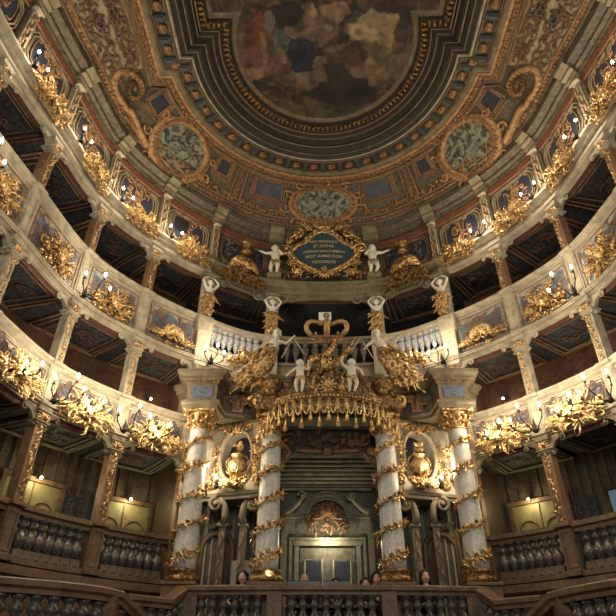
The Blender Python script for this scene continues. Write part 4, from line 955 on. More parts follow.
for s, nm in ((-1, 'left'), (1, 'right')):
    F = (lambda P: P) if s < 0 else mir
    # entablature
    t = thing('column_entablature', 'olive stepped entablature over the %s outer column and oval niche' % nm, 'entablature', (s*2.3, 11.9, 4.92))
    path = F([(-3.5, 11.95), (-3.16, 11.75), (-3.12, 11.12), (-2.46, 11.12), (-2.40, 11.68), (-1.25, 12.2)])
    a = MB(); sweep_poly(a, path, [(-.3, 4.92), (.06, 4.92), (.06, 5.0), (.10, 5.03), (.10, 5.09), (0, 5.12), (0, 5.50), (.05, 5.52), (.05, 5.57), (.13, 5.60), (.13, 5.65), (.24, 5.70), (.24, 5.78), (-.3, 5.80)]); put('moulding', a, creamd, t, True)
    a = MB(); x0 = s*2.79; a.box((x0, 11.11, 5.31), (.46, .03, .24), .005); put('blue_panel', a, bluel, t, True)
    a = MB()
    for qx, qy in ((-2.05, 11.78), (-1.62, 11.98)):
        a.M = Matrix.Translation((s*-qx, qy, 5.3)) @ Matrix.Rotation(pi+s*.33*0, 4, 'Z'); a.box((0, .02, 0), (.26, .2, .40), .02)
        for w in (-1, 1): spiral(a, w*.17, .06, .10, 0, 1.4, .035, .018, .12, w)
        leaf(a, 0, -.15, pi/2, .3, 0, .07, .13, .05)
    put('console_scrolls', a, tan, t, True)
    a = MB()
    for k in range(9):
        q = k/8; a.ball((s*(2.30-1.0*q), 11.62+.45*q, 5.535), (.04, .04, .03), 5, 4)
    for k in range(9): a.ball((s*(2.44+.085*k), 11.07, 5.56), (.03, .03, .03), 5, 4); a.ball((s*(2.44+.085*k), 11.05, 5.10), (.025, .025, .025), 5, 4)
    put('bead_moulding', a, goldd, t, True)
    # oval niche wall
    cx, cy = s*2.03, 11.95; rot = pi-s*.322 if s < 0 else pi-s*.322
    rot = pi+(-.322 if s < 0 else .322)*-1*-1
    t = thing('oval_niche', 'cream wall with oval opening and gilt frame between the %s columns' % nm, 'niche', (cx, cy, 3.34), rot)
    ch = 1.56; cw = .82; oz = .78; N = 40
    def rect(k):
        a = 2*pi*k/N; c, s_ = cos(a), sin(a); q = min((cw)/max(abs(c), 1e-6), ((ch-oz) if s_ > 0 else oz)/max(abs(s_), 1e-6)); return (q*c, 0, oz+q*s_)
    ov = lambda k, f=1, y=0: (.36*f*cos(2*pi*k/N), y, oz+.02+.54*f*sin(2*pi*k/N))
    a = MB(); a.grid([[rect(k) for k in range(N)], [ov(k) for k in range(N)]], False, True); a.grid([[ov(k) for k in range(N)], [ov(k, 1, -.3) for k in range(N)]], True, True); put('niche_wall', a, cream, t)
    a = MB(); a.grid([[ov(k, 1.0, .03+.0*k) for k in range(N)], [ov(k, 1.07, .09) for k in range(N)], [ov(k, 1.16, .09) for k in range(N)], [ov(k, 1.2, .0) for k in range(N)]], True, True); put('oval_frame', a, cream, t)
    a = MB(); a.tube([ov(k, 1.25, .05) for k in range(N)], .018, 6, closed=True)
    for w in (-1, 1):
        acanthus(a, w*.1, oz+.62, pi/2-w*1.2, .4, -w*.9, .07, .05, .08); acanthus(a, w*.48, oz-.1, pi/2, .5, w*.2, .05, .05, .06); spiral(a, w*.55, .22, .13, pi/2, 1.5, .04, .02, .06, w)
        acanthus(a, w*.45, .3, pi/2-w*.2, .45, w*.5, .06, .05, .06)
    for w in range(-2, 3): leaf(a, w*.04, oz+.5, pi/2-w*.35, .28, 0, .05, .08, .08)
    put('gilded_carving', a, gold, t)
    a = MB(); a.box((0, -.45, .75), (1.3, .04, 1.5)); put('dark_back', a, blue, t)
    a = MB(); a.box((0, .02, -.04), (1.7, .22, .08), .01); a.box((0, .04, -.12), (1.66, .12, .08), .01); a.box((0, -.25, -.1), (1.7, .6, .06)); a.box((0, -.25, 1.58), (1.7, .6, .04)); put('sill', a, creamd, t)
    # urn
    t = thing('gilded_urn', 'gilded urn with flowers standing in the %s oval niche' % nm, 'urn', (cx-.04*s, cy-.12, 3.40), rot)
    a = MB(); a.lathe([(.12, .02), (.13, .06), (.06, .12), (.045, .2), (.09, .25), (.17, .36), (.205, .48), (.20, .56), (.13, .62), (.10, .66), (.15, .70), (.16, .73)], 20); put('body', a, goldb, t)
    a = MB(); 
    for k in range(12):
        an = k*pi/6; leaf3(a, (.07*cos(an), .07*sin(an), .24), (cos(an), sin(an), .9), .24, .035, (cos(an), sin(an), -.2), .2)
    for w in (-1, 1): a.tube([(w*(.17+.1*sin(k/8*pi)), 0, .42+.28*k/8) for k in range(9)], .018, 6)
    put('relief', a, gold, t)
    a = MB(); R = random.Random(6)
    for k in range(16): an = R.uniform(0, 6.3); q = R.uniform(0, .12); flower(a, q*cos(an), .78+R.uniform(0, .22), .05, q*sin(an)*.7)
    put('flowers', a, goldb, t)
    a = MB()
    for w in (-1, 1): acanthus(a, w*.05, .02, pi/2-w*1.35, .42, w*.8, .07, .12, .08); acanthus(a, w*.04, .0, pi/2-w*.8, .28, -w*.5, .06, .14, .08)
    fan(a, 0, -.03, .22, .4, pi-.4, 7, .035, .16, .08); put('acanthus_foot', a, gold, t)
    x_, y_ = cx+.02, cy-.16
    w = -1 if s < 0 else 1
    place('nich', mk_candelabrum([(.0, .22, .02)], CANDLE*2.6), (cx-.30*(-w)*1.0, cy-.05, 3.46), rot, 'single lit bulb at the foot of the %s oval niche' % nm, 'niche bulbs')
    # recess under the niche
    t = thing('panelled_recess', 'grey green panelled wall with arched doorway below the %s oval niche' % nm, 'panelling', (s*2.2, 12.7, .35))
    a = MB(); P = [(s*3.25, 12.1), (s*3.0, 12.75), (s*1.3, 13.0)]
    for (p, q) in zip(P, P[1:]): a.add([(p[0], p[1], .35), (q[0], q[1], .35), (q[0], q[1], 3.3), (p[0], p[1], 3.3)], [(0, 1, 2, 3)], False)
    put('boards', a, green, t, True); a = MB()
    for k in range(12): x = 1.38+k*.145; a.box((s*x, 13.0-(x-1.3)*.147-.03, 1.8), (.035+.03*(k % 3 == 0), .06, 2.9), .008)
    put('pilaster_strips', a, greenl, t, True)
    a = MB(); ax = s*2.42; P = [(ax-.34, 12.76, .4), (ax-.34, 12.76, 2.35)]+[(ax-.34*cos(k/10*pi), 12.76, 2.35+.34*sin(k/10*pi)) for k in range(1, 10)]+[(ax+.34, 12.76, 2.35), (ax+.34, 12.76, .4)]
    a.tube(P, .07, 6); put('arch_frame', a, wood, t, True)
    b = MB(); b.add([(p[0], 12.79, p[2]) for p in P], [tuple(range(len(P)))], False); put('arch_opening', b, woodd, t, True)
    a = MB(); R = random.Random(3); a.M = Matrix.Translation((ax, 12.7, 2.9)) @ Matrix.Rotation(pi, 4, 'Z')
    for k in range(8): acanthus(a, R.uniform(-.25, .25), R.uniform(-.15, .1), R.uniform(.3, 2.8), .25, R.uniform(-1, 1), .05, .03, .06)
    put('carved_crest', a, creamd, t, True)
    for w, nn in ((1.62, 'inner'), (2.36, 'outer')):
        t = thing('scroll_bracket', 'tall cream scroll bracket in the %s recess, %s one' % (nm, nn), 'bracket', (s*w, 11.95, 1.35), pi); g = 1 if (nn == 'inner') == (s < 0) else -1
        a = MB(); a.box((g*.16, -.05, .65), (.14, .2, 1.3), .02); a.box((g*.16, -.04, 1.32), (.22, .26, .08), .02)
        spiral(a, -g*.02, 1.72, .15, pi/2, 1.7, .05, .025, .1, g); a.tube([(g*.16, .06, 1.34), (g*.20, .06, 1.5), (g*.16, .06, 1.72), (g*.05, .08, 1.86)], [.07, .08, .07, .05], 7); put('body', a, creamd, t)
        b = MB(); 
        for k in range(6): leaf(b, g*.16, 1.2-k*.18, -pi/2+(k % 2-.5)*.6, .22, .2, .035, .06, .04)
        put('leaf_drop', b, tan, t)
# wall pieces behind the portal
m = MB(); m.box((0, 13.25, 5.7), (6.8, .1, 1.9)); put('wall_back_panel', m, creamd, kind='structure')
m = MB(); m.box((0, 13.0, 4.85), (6.4, 1.9, .08)); put('ceiling_portal', m, green, kind='structure')
m = MB(); m.box((0, 13.0, .30), (6.6, 4.4, .1)); put('floor_portal', m, woodd, kind='structure')
m = MB()
for s in (-1, 1): m.box((s*1.42, 13.1, 2.6), (.1, 1.6, 4.5))
put('wall_portal_sides', m, green, kind='structure'); m = MB(); m.box((0, 13.95, 2.6), (3.0, .1, 4.6)); put('wall_portal_back', m, green, kind='structure')
m = MB(); m.box((0, 11.0, -.67), (5.4, .1, 1.9)); put('wall_front_base', m, wood, kind='structure')
# inside the ducal box
t = thing('portal_doorway', 'grey green double door with curved broken pediment at the back of the centre box', 'doorway', (0, 13.85, .35), pi)
a = MB()
for s in (-1, 1): a.box((s*.33, .03, 1.12), (.62, .06, 2.24), .01)
put('door_leaves', a, green, t)
a = MB()
for s in (-1, 1): a.box((s*.33, .07, 1.35), (.36, .03, 1.2), .01)
put('dark_glass_panels', a, blue, t)
a = MB()
for s in (-1, 1):
    for q, w in ((.72, .10), (.86, .07)): a.box((s*q, .06, 1.2), (w, .12+.05*(q > .8), 2.4), .012)
    a.tube([(s*.13, .1, .8), (s*.53, .1, .8), (s*.53, .1, 1.98), (s*.13, .1, 1.98)], .018, 4, closed=True)
a.box((0, .07, 2.33), (1.62, .14, .12), .012); a.box((0, .09, 2.42), (1.8, .18, .06), .012); put('door_frame', a, greenl, t)
a = MB(); B = 2.95
for off, r in ((0, .05), (.09, .035), (-.08, .03)):
    a.tube([(.46*cos(k/14*pi), .16, B+.0+(.46+off)*sin(k/14*pi)) for k in range(15)], r, 6)
    for s in (-1, 1): a.tube([(s*(.46+.62*k/8), .15, B-.04+off*.8-.02*sin(k/8*pi)) for k in range(9)], r, 6); a.tube([(s*(.58+.45*k/8), .17, B+.42-.36*sin(k/8*pi/2)+off*.4) for k in range(9)], r*.9, 6)
for s in (-1, 1): spiral(a, s*.60, B+.46, .11, 0, 1.5, .035, .018, .18, s); a.box((s*.9, .1, B-.25), (.26, .16, .3), .02); a.box((s*1.02, .08, 1.4), (.14, .14, 2.8), .015)
a.box((0, .1, B+.62), (2.2, .14, .06), .01); put('pediment', a, greenl, t)
a = MB(); shell(a, 0, B-.1, .40, .05, pi-.05, 13, .16, .12); put('shell', a, orange, t)
a = MB(); R = random.Random(1)
for k in range(26): leaf(a, R.uniform(-.55, .55), B-.2+R.uniform(-.12, .12), R.uniform(-2.8, -.3), .22, R.uniform(-1, 1), .035, .18, .08)
for k in range(10): flower(a, R.uniform(-.4, .4), B-.2+R.uniform(-.15, .08), .05, .25)
put('carved_garland', a, woodp, t)
t = thing('box_lamp', 'small lit lamp above the double door of the centre box', 'lamp', (0, 13.55, 2.72), pi); a = MB(); a.ball((0, 0, 0), .035, 8, 6); put('lamp_globe', a, lamp, t); a = MB(); a.tube([(0, -.2, .04), (0, 0, .04)], .012, 5); put('lamp_arm', a, iron, t)
l = bpy.data.lights.new('lamp_light', 'POINT'); l.energy = 20; l.color = (1, .85, .58); l.shadow_soft_size = .05; o = bpy.data.objects.new('lamp_light', l); COL.objects.link(o); o.parent = t; o.location = (0, .08, -.02)
# banded vault of the box and the relief above it
a = MB()
for k in range(9):
    y = 12.35+k*.175; z = 4.35-k*.05; a.box((0, y, z+.05), (2.7, .10, .06), .01)
    a.box((0, y+.09, z+.1), (2.7, .1, .03))
put('ceiling_bands', a, greenl, kind='structure')
t = thing('portal_arch', 'olive arch with scrolls and dark carved relief over the centre box', 'arch', (0, 12.15, 3.6), pi)
a = MB(); P = [(-1.22, .0, -.4), (-1.2, .0, .3), (-1.05, .0, .55), (-.85, .0, .66)]+[(x/10, .0, .72-.04*cos(x/10*2)) for x in range(-7, 8)]+[(.85, .0, .66), (1.05, .0, .55), (1.2, .0, .3), (1.22, .0, -.4)]
a.tube(P, .06, 6); a.tube([(p[0]*.96, .05, p[2]-.07) for p in P], .03, 5); put('arch_moulding', a, creamd, t)
a = MB()
for s in (-1, 1): spiral(a, s*.98, .66, .16, 0, 1.6, .06, .03, .08, s); acanthus(a, s*.95, .6, -pi/2+s*.3, .35, s*.4, .07, .08, .08); leaf(a, s*.1, .70, 0 if s > 0 else pi, .7, s*.1, .07, .06, .05)
flower(a, 0, .68, .1, .12); put('scrolls', a, tan, t)
a = MB(); a.box((0, -.03, 1.0), (2.3, .06, .5), .01); put('relief_ground', a, woodd, t)
a = MB(); R = random.Random(7)
for k in range(34): acanthus(a, R.uniform(-.95, .95), .9+R.uniform(-.12, .2), R.uniform(0, 3.1), .22, R.uniform(-1.2, 1.2), .045, .02, .08)
for s in (-1, 1): spiral(a, s*.85, 1.0, .16, 0, 1.5, .04, .02, .03, s)
put('carved_relief', a, woodp, t)
# ---------------------------------------------------------------- canopy with tassels
def ell(a, f=1, z=0, cy=11.75, rx=1.52, ry=1.18): return (-rx*f*cos(a), cy-ry*f*sin(a), z)
t = thing('fringed_canopy', 'bow fronted gilded canopy hung with tassels over the centre box', 'canopy', (0, 11.75, 4.85))
a = MB(); N = 36
a.grid([[ell(pi*k/N, f, z) for k in range(N+1)] for f, z in ((.92, 4.90), (1.0, 4.90), (1.01, 4.93), (.99, 4.95), (1.0, 5.0), (1.04, 5.03), (1.04, 5.06), (1.0, 5.08), (.78, 5.09))], True); put('cornice_band', a, goldd, t, True)
a = MB()
for k in range(60): p = ell(pi*(k+.5)/60, 1.015, 4.975); a.ball(p, (.03, .03, .035), 6, 4)
put('bead_row', a, goldb, t, True)
a = MB(); a.grid([[ell(pi*k/N, f, z) for k in range(N+1)] for f, z in ((.98, 5.08), (.80, 5.10), (.78, 5.36), (.68, 5.48), (.60, 5.6), (.52, 5.85), (.42, 6.0), (.0, 6.05))], True); put('dome', a, creamd, t, True)
a = MB(); R = random.Random(21)
for k in range(13):
    an = pi*(k+.5)/13; P = [ell(an, f+.03, z) for f, z in ((.79, 5.1), (.77, 5.36), (.68, 5.49), (.60, 5.61), (.52, 5.86), (.42, 6.0))]; a.tube(P, .028, 6)
for k in range(150):
    an = R.uniform(.05, pi-.05); q = R.random(); f = .80-.3*q; z = 5.10+.8*q; p = Vector(ell(an, f, z)); nr = Vector((-cos(an), -sin(an), .5)); leaf3(a, p, (R.uniform(-1, 1), -.2, R.uniform(-.3, 1)), R.uniform(.10, .20), .03, nr, .5)
put('carving', a, woodp, t, True)
a = MB(); NL = 26
for k in range(NL):
    for d in (0,):
        a0, a1 = pi*(k+.1)/NL, pi*(k+.9)/NL; P = []
        for j in range(9): q = j/8; P.append(ell(a0+(a1-a0)*q, 1.02, 4.88-.30*sin(pi*q)**.5))
        a.tube(P, .02, 5); a.tube([ell((a0+a1)/2-pi*.5/NL, 1.03, 4.9), ell((a0+a1)/2-pi*.5/NL, 1.03, 4.62)], .022, 5)
        P = [ell(a0+(a1-a0)*q/8, 1.0, 4.84-.09*sin(pi*q/8)) for q in range(9)]; a.tube(P, .014, 5)
put('looped_fringe', a, goldb, t, True)
c = None
for k in range(NL+1):
    p = ell(pi*k/NL, 1.03, 4.88); q = MB(); L = .26 if k % 2 else .40
    q.lathe([(.008, 0), (.008, -L), (.026, -L-.01), (.03, -L-.04), (.018, -L-.06), (.034, -L-.10), (.046, -L-.2), (.0, -L-.2)], 8)
    put('tassel', q, goldb, t, loc=tuple(Vector(p)-Vector((0, 11.75, 4.85))))
t = thing('rosette_crest', 'gilded rosette crest on the front of the canopy between two putti', 'gilded ornament', (0, 10.74, 5.26), pi)
a = MB(); fan(a, 0, 0, .2, 0, 2*pi-.5, 11, .035, .02, .06); flower(a, 0, 0, .07, .1); put('rosette', a, goldb, t)
a = MB()
for s in (-1, 1): acanthus(a, s*.15, -.05, 0 if s > 0 else pi, .4, s*.8, .06, 0, .08); cscroll(a, s*.32, .15, .5, pi/2, .03, s, .0)
put('leaves', a, gold, t)
for x, nm in ((-1.22, 'left'), (1.22, 'right')):
    s = -1 if x < 0 else 1
    t = thing('gilded_pedestal', 'gilded scrolled pedestal carrying the %s angel' % nm, 'pedestal', (x*1.03, 11.30, 4.86), pi)
    a = MB(); a.box((0, .05, .12), (.62, .62, .24), .03); a.lathe([(.28, .24), (.30, .3), (.2, .36), (.14, .45), (.2, .6), (.27, .7), (.26, .76), (.18, .80)], 18); put('body', a, goldd, t)
    a = MB(); R = random.Random(2)
    for k in range(40): an = R.uniform(0, 2*pi); d = Vector((cos(an), sin(an), 0)); leaf3(a, d*.2+Vector((0, 0, R.uniform(.1, .75))), (R.uniform(-1, 1), 0, R.uniform(-1, 1)), .18, .04, d, .5)
    for w in (-1, 1): spiral(a, w*.3, .2, .16, 0, 1.5, .05, .025, .3, w)
    put('foliage', a, gold, t)
# side scroll pediments beyond the canopy, stone pedestals and trophies
for s, nm in ((-1, 'left'), (1, 'right')):
    t = thing('trophy_pedestal', 'pale tapering pedestal on the %s entablature' % nm, 'pedestal', (s*1.95, 11.75, 5.80), pi-s*0)
    a = MB(); a.prism([(-.40, 0), (.40, 0), (.24, .38), (-.24, .38)], -.2, .2); a.box((0, 0, .41), (.56, .46, .06), .01); put('block', a, cream, t); a = MB(); flower(a, 0, .18, .12, .22); put('rosette', a, gold, t)
    t = thing('gilded_trophy', 'gilded trophy of leaves and helmet on the %s pale pedestal' % nm, 'gilded ornament', (s*1.95, 11.75, 6.40), pi); a = rocaille(90+s, .9, .55, 26, 0); put('foliage', a, gold, t)
    a = MB(); a.ball((0, .18, .05), (.13, .16, .16), 10, 7); put('helmet', a, goldb, t)
    t = thing('curved_pediment', 'curved olive half pediment sweeping up beside the %s angel' % nm, 'pediment', (s*1.6, 11.9, 5.8)); a = MB()
    P = [(s*(2.35-.95*q/12), 11.95-.1*q/12, 5.85+.75*sin(q/12*pi/2)) for q in range(13)]
    for dz, r in ((0, .08), (-.12, .05), (-.22, .04)): a.tube([(p[0], p[1]-.02, p[2]+dz) for p in P], r, 6)
    put('moulding', a, creamd, t, True)
# ---------------------------------------------------------------- crown, eagle, angels, putti
t = thing('royal_crown', 'large gilded royal crown with bulging hoops above the canopy', 'crown', (.0, 11.2, 6.60), pi); t.rotation_euler.x = radians(-30)
a = MB(); a.lathe([(.30, 0), (.34, .02), (.34, .05), (.32, .07), (.33, .14), (.36, .16), (.36, .19), (.32, .2), (.30, .17), (.28, .0)], 32); put('circlet', a, tan, t)
a = MB()
for k in range(16):
    an = 2*pi*k/16; c_, s_ = cos(an), sin(an); a.ball((.34*c_, .34*s_, .105), (.03, .03, .025), 6, 4)
    if k % 2 == 0: leaf3(a, (.33*c_, .33*s_, .17), (c_*.3, s_*.3, 1), .13, .045, (c_, s_, 0), .2)
put('leaf_points', a, gold, t)
for k in range(4):
    an = 2*pi*k/4; a = MB(); P = []
    for r_, z in ((.33, .17), (.40, .24), (.47, .33), (.485, .42), (.44, .50), (.35, .535), (.24, .52), (.14, .47), (.05, .45)): P.append((r_*cos(an), r_*sin(an), z))
    a.tube(P, [.05, .058, .062, .064, .062, .058, .052, .048, .045], 8); put('hoop', a, crownm, t)
a = MB(); a.ball((0, 0, .52), .085, 12, 8); a.box((0, 0, .66), (.035, .035, .16), .005); a.box((0, 0, .67), (.11, .035, .035), .005); put('orb_and_cross', a, crownm, t)
t = thing('projector', 'small white cased projector behind the top of the crown', 'projector', (0, 12.75, 8.22), pi); a = MB(); a.box((0, 0, .1), (.34, .3, .26), .02); put('casing', a, paper, t); a = MB(); a.ball((0, 0, 0), .08, 12, 6); a2 = MB(); a2.lathe([(.0, 0), (.085, 0), (.085, .04), (.0, .04)], 14)
q = MB(); q.M = Matrix.Translation((-.04, .13, .1)) @ Matrix.Rotation(-pi/2, 4, 'X'); q.add(a2.v, a2.f); put('lens', q, black, t); q = MB(); q.box((0, 0, -.19), (.05, .05, .36)); put('stand', q, iron, t)
t = thing('eagle', 'gilded eagle with one wing raised beneath the crown', 'statue', (.0, 10.98, 5.74), pi)
a = MB(); a.ball((.04, .02, .20), (.17, .15, .24), 14, 10); a.tube([(.02, .02, .36), (-.06, .05, .50), (-.14, .08, .62), (-.17, .11, .70)], [.11, .085, .06, .05], 8); a.ball((-.16, .13, .74), (.065, .065, .055), 8, 6); a.tube([(-.12, .16, .74), (-.08, .19, .73), (-.07, .19, .69)], [.026, .017, .004], 6)
for w in (-1, 1): a.tube([(.04+w*.08, .05, .05), (.04+w*.12, .1, -.06), (.04+w*.14, .16, -.1)], [.06, .035, .02], 6)
R = random.Random(5)
for k in range(60): an = R.uniform(0, 2*pi); z = R.uniform(.02, .42); d = Vector((cos(an), sin(an), 0)); leaf3(a, Vector((.04, .02, z))+d*.14, d*.2+Vector((0, 0, -1)), .11, .028, d, .4)
put('body', a, gold, t)
b = MB()
for k in range(12): q = k/11; leaf(b, -.12-.34*q, .18+.32*q, pi/2+.95-.35*q-.1, .34+.12*q, .15, .035, .03, .05, n=6)
for k in range(10): q = k/9; leaf(b, -.10-.32*q, .12+.32*q, pi/2+1.3-.4*q, .24, .1, .03, .08, .05, n=5)
b.tube([(-.08, .04, .2), (-.3, .06, .34), (-.5, .06, .6)], [.05, .045, .02], 6); put('wing', b, gold, t)
b = MB()
for k in range(10): q = k/9; leaf(b, .20+.18*q, .42-.26*q, -pi/2+.9-.7*q, .34, -.2, .04, .05, .06, n=6)
for k in range(6): q = k/5; leaf(b, .16+.2*q, .42-.05*q, -pi/2+.3, .24, .2, .04, .1, .06, n=5)
put('wing', b, gold, t); b = MB()
for k in range(7): leaf(b, 0, .05, -pi/2+(k-3)*.2, .28, 0, .04, -.05, .03)
put('tail', b, gold, t)
def mk_angel(s):
    """s=-1: the left one; local +x is the viewer's left"""
    g = 1 if s < 0 else -1
    t = thing('angel', 'white angel with gilded dress and wing seated on the %s of the canopy' % ('left' if s < 0 else 'right'), 'statue', (s*1.24, 11.30, 5.68), pi)
    J = dict(pel=(g*.10, .02, .55), wai=(g*.08, .03, .74), che=(g*.02, .06, .93), nec=(-g*.03, .08, 1.09), hea=(-g*.06, .10, 1.17),
             shl=(.15+.0, .06, 1.00), ell=(.30, .14, .84), wrl=(.36, .26, .70), hal=(.38, .30, .66), shr=(-.15, .06, 1.00), elr=(-.30, .16, .90), wrr=(-.42, .28, .96), har=(-.46, .30, .99),
             hil=(.10+g*.1, .08, .48), knl=(.12+g*.14, .20, .30), anl=(.12+g*.22, .12, .05), tol=(.12+g*.24, .24, .0), hir=(-.06+g*.1, .08, .48), knr=(-.05+g*.12, .22, .28), anr=(-.02+g*.18, .14, .02), tor=(-.02+g*.2, .26, -.02))
    put('body', figure(J, 1, 1.45, True, head=.088), white, t)
    put('hair', hair((-g*.06, .10, 1.18), .09, .5, 2), white, t)
    a = MB(); R = random.Random(4)
    rows = []
    for k in range(13):
        q = k/12; z = .80-.86*q; c_ = (g*(.06+.42*q*q), .08+.14*sin(pi*q)); rows.append([(c_[0]+(.12+.16*q+.025*sin(9*an+5*q))*cos(an), c_[1]+(.11+.13*q+.025*cos(8*an))*sin(an), z) for an in [2*pi*j/28 for j in range(28)]])
    a.grid(rows, True, True)
    for k in range(70):
        q = R.random(); leaf(a, g*(.08+.42*q)+R.uniform(-.15, .15), .75-.75*q+R.uniform(-.1, .1), (pi if g < 0 else 0)+g*R.uniform(-1.5, -.5), R.uniform(.25, .45), g*R.uniform(-.6, .6), R.uniform(.035, .06), .16+R.uniform(0, .12), .1)
    for k in range(26): q = R.random(); leaf(a, g*(.2+.25*q), .42-.35*q+R.uniform(-.08, .08), (pi if g < 0 else 0)-g*(.45+.5*R.random()), R.uniform(.4, .75), g*R.uniform(-.2, .5), R.uniform(.03, .05), .05+R.uniform(0, .16), .08)
    put('gilded_dress', a, gold, t)
    b = MB()
    for k in range(8): q = k/7; leaf(b, g*(.08+.03*k), .96-.05*k, (pi if g < 0 else 0)-g*(.95-.06*k), .85-.03*k, g*.2, .045, -.10, .02)
    put('wing', b, goldd, t)
    c = MB(); c.tube([(-g*.20, .34, .40), (-g*.46, .3, .98)], .014, 5); c.tube([(-g*.46, .3, .98), (-g*.72, .3, .52)], .016, 5); put('staff', c, cream, t)
mk_angel(-1); mk_angel(1)
def putto(label, loc, k, arms, group=None, g=1):
    t = thing('putto', label, 'statue', loc, pi, group)
    J = dict(pel=(0, 0, .47), wai=(0, .01, .56), che=(.01*g, .01, .70), nec=(.01*g, .02, .79), hea=(.01*g, .03, .84), shl=(.12, .01, .74), shr=(-.12, .01, .74),
             hil=(.07, .01, .42), knl=(.09+.03*g, .05, .23), anl=(.08, -.01, .05), tol=(.09, .06, .02), hir=(-.07, .01, .42), knr=(-.10+.03*g, .07, .24), anr=(-.05, .02, .05), tor=(-.05, .09, .02))
    J.update(arms); put('body', figure(J, k, 1.5, True, head=.098), white, t)
    put('curls', hair((J['hea'][0]*k, J['hea'][1]*k, .845*k), .098*k, .0, 1, 26), white, t)
    b = MB(); R = random.Random(1)
    for q in range(12): leaf(b, R.uniform(-.1, .1)*k, (.44+R.uniform(-.03, .05))*k, R.uniform(-2.5, -.6), .13*k, R.uniform(-1, 1), .03*k, .08*k, .03)
    put('gilded_sash', b, gold, t)
    return t
A1 = dict(ell=(.26, .05, .70), wrl=(.38, .08, .74), hal=(.42, .09, .75), elr=(-.20, .10, .62), wrr=(-.12, .20, .66), har=(-.08, .22, .67))
A1m = dict(elr=(-.26, .05, .70), wrr=(-.38, .08, .74), har=(-.42, .09, .75), ell=(.20, .10, .62), wrl=(.12, .20, .66), hal=(.08, .22, .67))
A2 = dict(ell=(.24, .05, .80), wrl=(.26, .08, .96), hal=(.27, .08, 1.0), elr=(-.24, .08, .64), wrr=(-.28, .15, .50), har=(-.29, .16, .46))
A3 = dict(ell=(.25, .05, .62), wrl=(.34, .08, .52), hal=(.36, .09, .49), elr=(-.22, .08, .66), wrr=(-.22, .15, .82), har=(-.22, .16, .86))
for u, lb, A, g in ((6, 'white putto standing left of the inscription cartouche with arm stretched out', A1, 1), (7, 'white putto standing right of the inscription cartouche with arm stretched out', A1m, -1)):
    x, y, _ = plan(u, .22); putto(lb, (x, y, A0+.16), 1.12, A, 'putti beside the inscription', g)
    m = MB(); m.box((0, 0, .08), (.4, .36, .16), .02); put('stone_plinth', m, creamd, loc=(x, y, A0), label='olive plinth under the %s putto of the inscription' % ('left' if u == 6 else 'right'), cat='plinth')
putto('white putto on the left of the canopy front, one hand near its chest', (-.60, 10.70, 5.09), .80, A3, 'putti on the canopy', 1)
putto('white putto on the right of the canopy front, raising an arm', (.52, 10.68, 5.09), .80, A2, 'putti on the canopy', -1)
# ---------------------------------------------------------------- inscription cartouche
t = thing('inscription_cartouche', 'blue inscription cartouche in a gilded scrolled frame over the crown', 'cartouche', (0, 12.80, 10.70), pi); t.rotation_euler.x = radians(-8)
KP = [(145, 187), (172, 160), (215, 138), (248, 106), (298, 92), (348, 106), (381, 138), (424, 160), (451, 187), (432, 218), (390, 245), (345, 266), (298, 276), (251, 266), (206, 245), (164, 218)]
def outl(f=1.0):
    P = []; n = len(KP)
    for k in range(n*4):
        q = k/4; a_ = int(q); t_ = q-a_; c_ = [KP[(a_+w) % n] for w in (-1, 0, 1, 2)]
        v_ = [.5*((2*c_[1][w])+(c_[2][w]-c_[0][w])*t_+(2*c_[0][w]-5*c_[1][w]+4*c_[2][w]-c_[3][w])*t_*t_+(3*c_[1][w]-c_[0][w]-3*c_[2][w]+c_[3][w])*t_**3) for w in (0, 1)]
        P.append(((v_[0]-298)*.0054*f, (188-v_[1])*.0066*f))
    return P
a = MB(); a.prism(outl(1.14), 0, .05); put('blue_ground', a, bluetop, t)
a = MB(); a.tube([(x, .08, z) for x, z in outl(1.17)], .06, 7, closed=True); a.tube([(x, .05, z) for x, z in outl(1.31)], .04, 6, closed=True); a.tube([(x, .03, z) for x, z in outl(1.24)], .05, 5, closed=True)
R = random.Random(31)
for k, (x, z) in enumerate(outl(1.25)):
    if k % 2 == 0: an = atan2(z, x); leaf(a, x, z, an+R.choice((-1, 1))*1.3, .18, R.uniform(-.6, .6), .04, .09, .05)
for w in (-1, 1):
    spiral(a, w*.78, .66, .17, pi/2, 1.6, .06, .03, .12, w); spiral(a, w*1.12, .12, .20, 0, 1.5, .065, .03, .1, -w); spiral(a, w*1.08, .40, .11, 2, 1.4, .045, .02, .1, w)
    acanthus(a, w*.30, .76, pi/2-w*1.2, .5, w*.9, .08, .1, .1); acanthus(a, w*.12, .78, pi/2-w*.6, .30, -w*.8, .07, .12, .1)
    acanthus(a, w*1.08, -.22, -pi/2-w*.5, .45, -w*.3, .07, .08, .08); acanthus(a, w*.55, -.66, pi/2-w*1.9, .5, w*.9, .08, .1, .1)
    cscroll(a, w*.95, .56, .5, pi/2+w*.9, .045, w, .1)
fan(a, 0, .72, .24, .5, pi-.5, 7, .045, .12, .08); fan(a, 0, -.66, .30, -pi+.4, -.4, 8, .05, .12, .08); flower(a, 0, .72, .08, .22); flower(a, 0, -.64, .09, .22)
put('gilded_frame', a, gold, t)
a = MB(); R = random.Random(8)
for k in range(30):
    for w in (-1, 1): leaf(a, w*R.uniform(.3, 1.35), -.75+R.uniform(-.15, .2), R.uniform(0, 6), .2, R.uniform(-1.5, 1.5), .035, .03, .06)
put('lower_scrollwork', a, goldd, t)
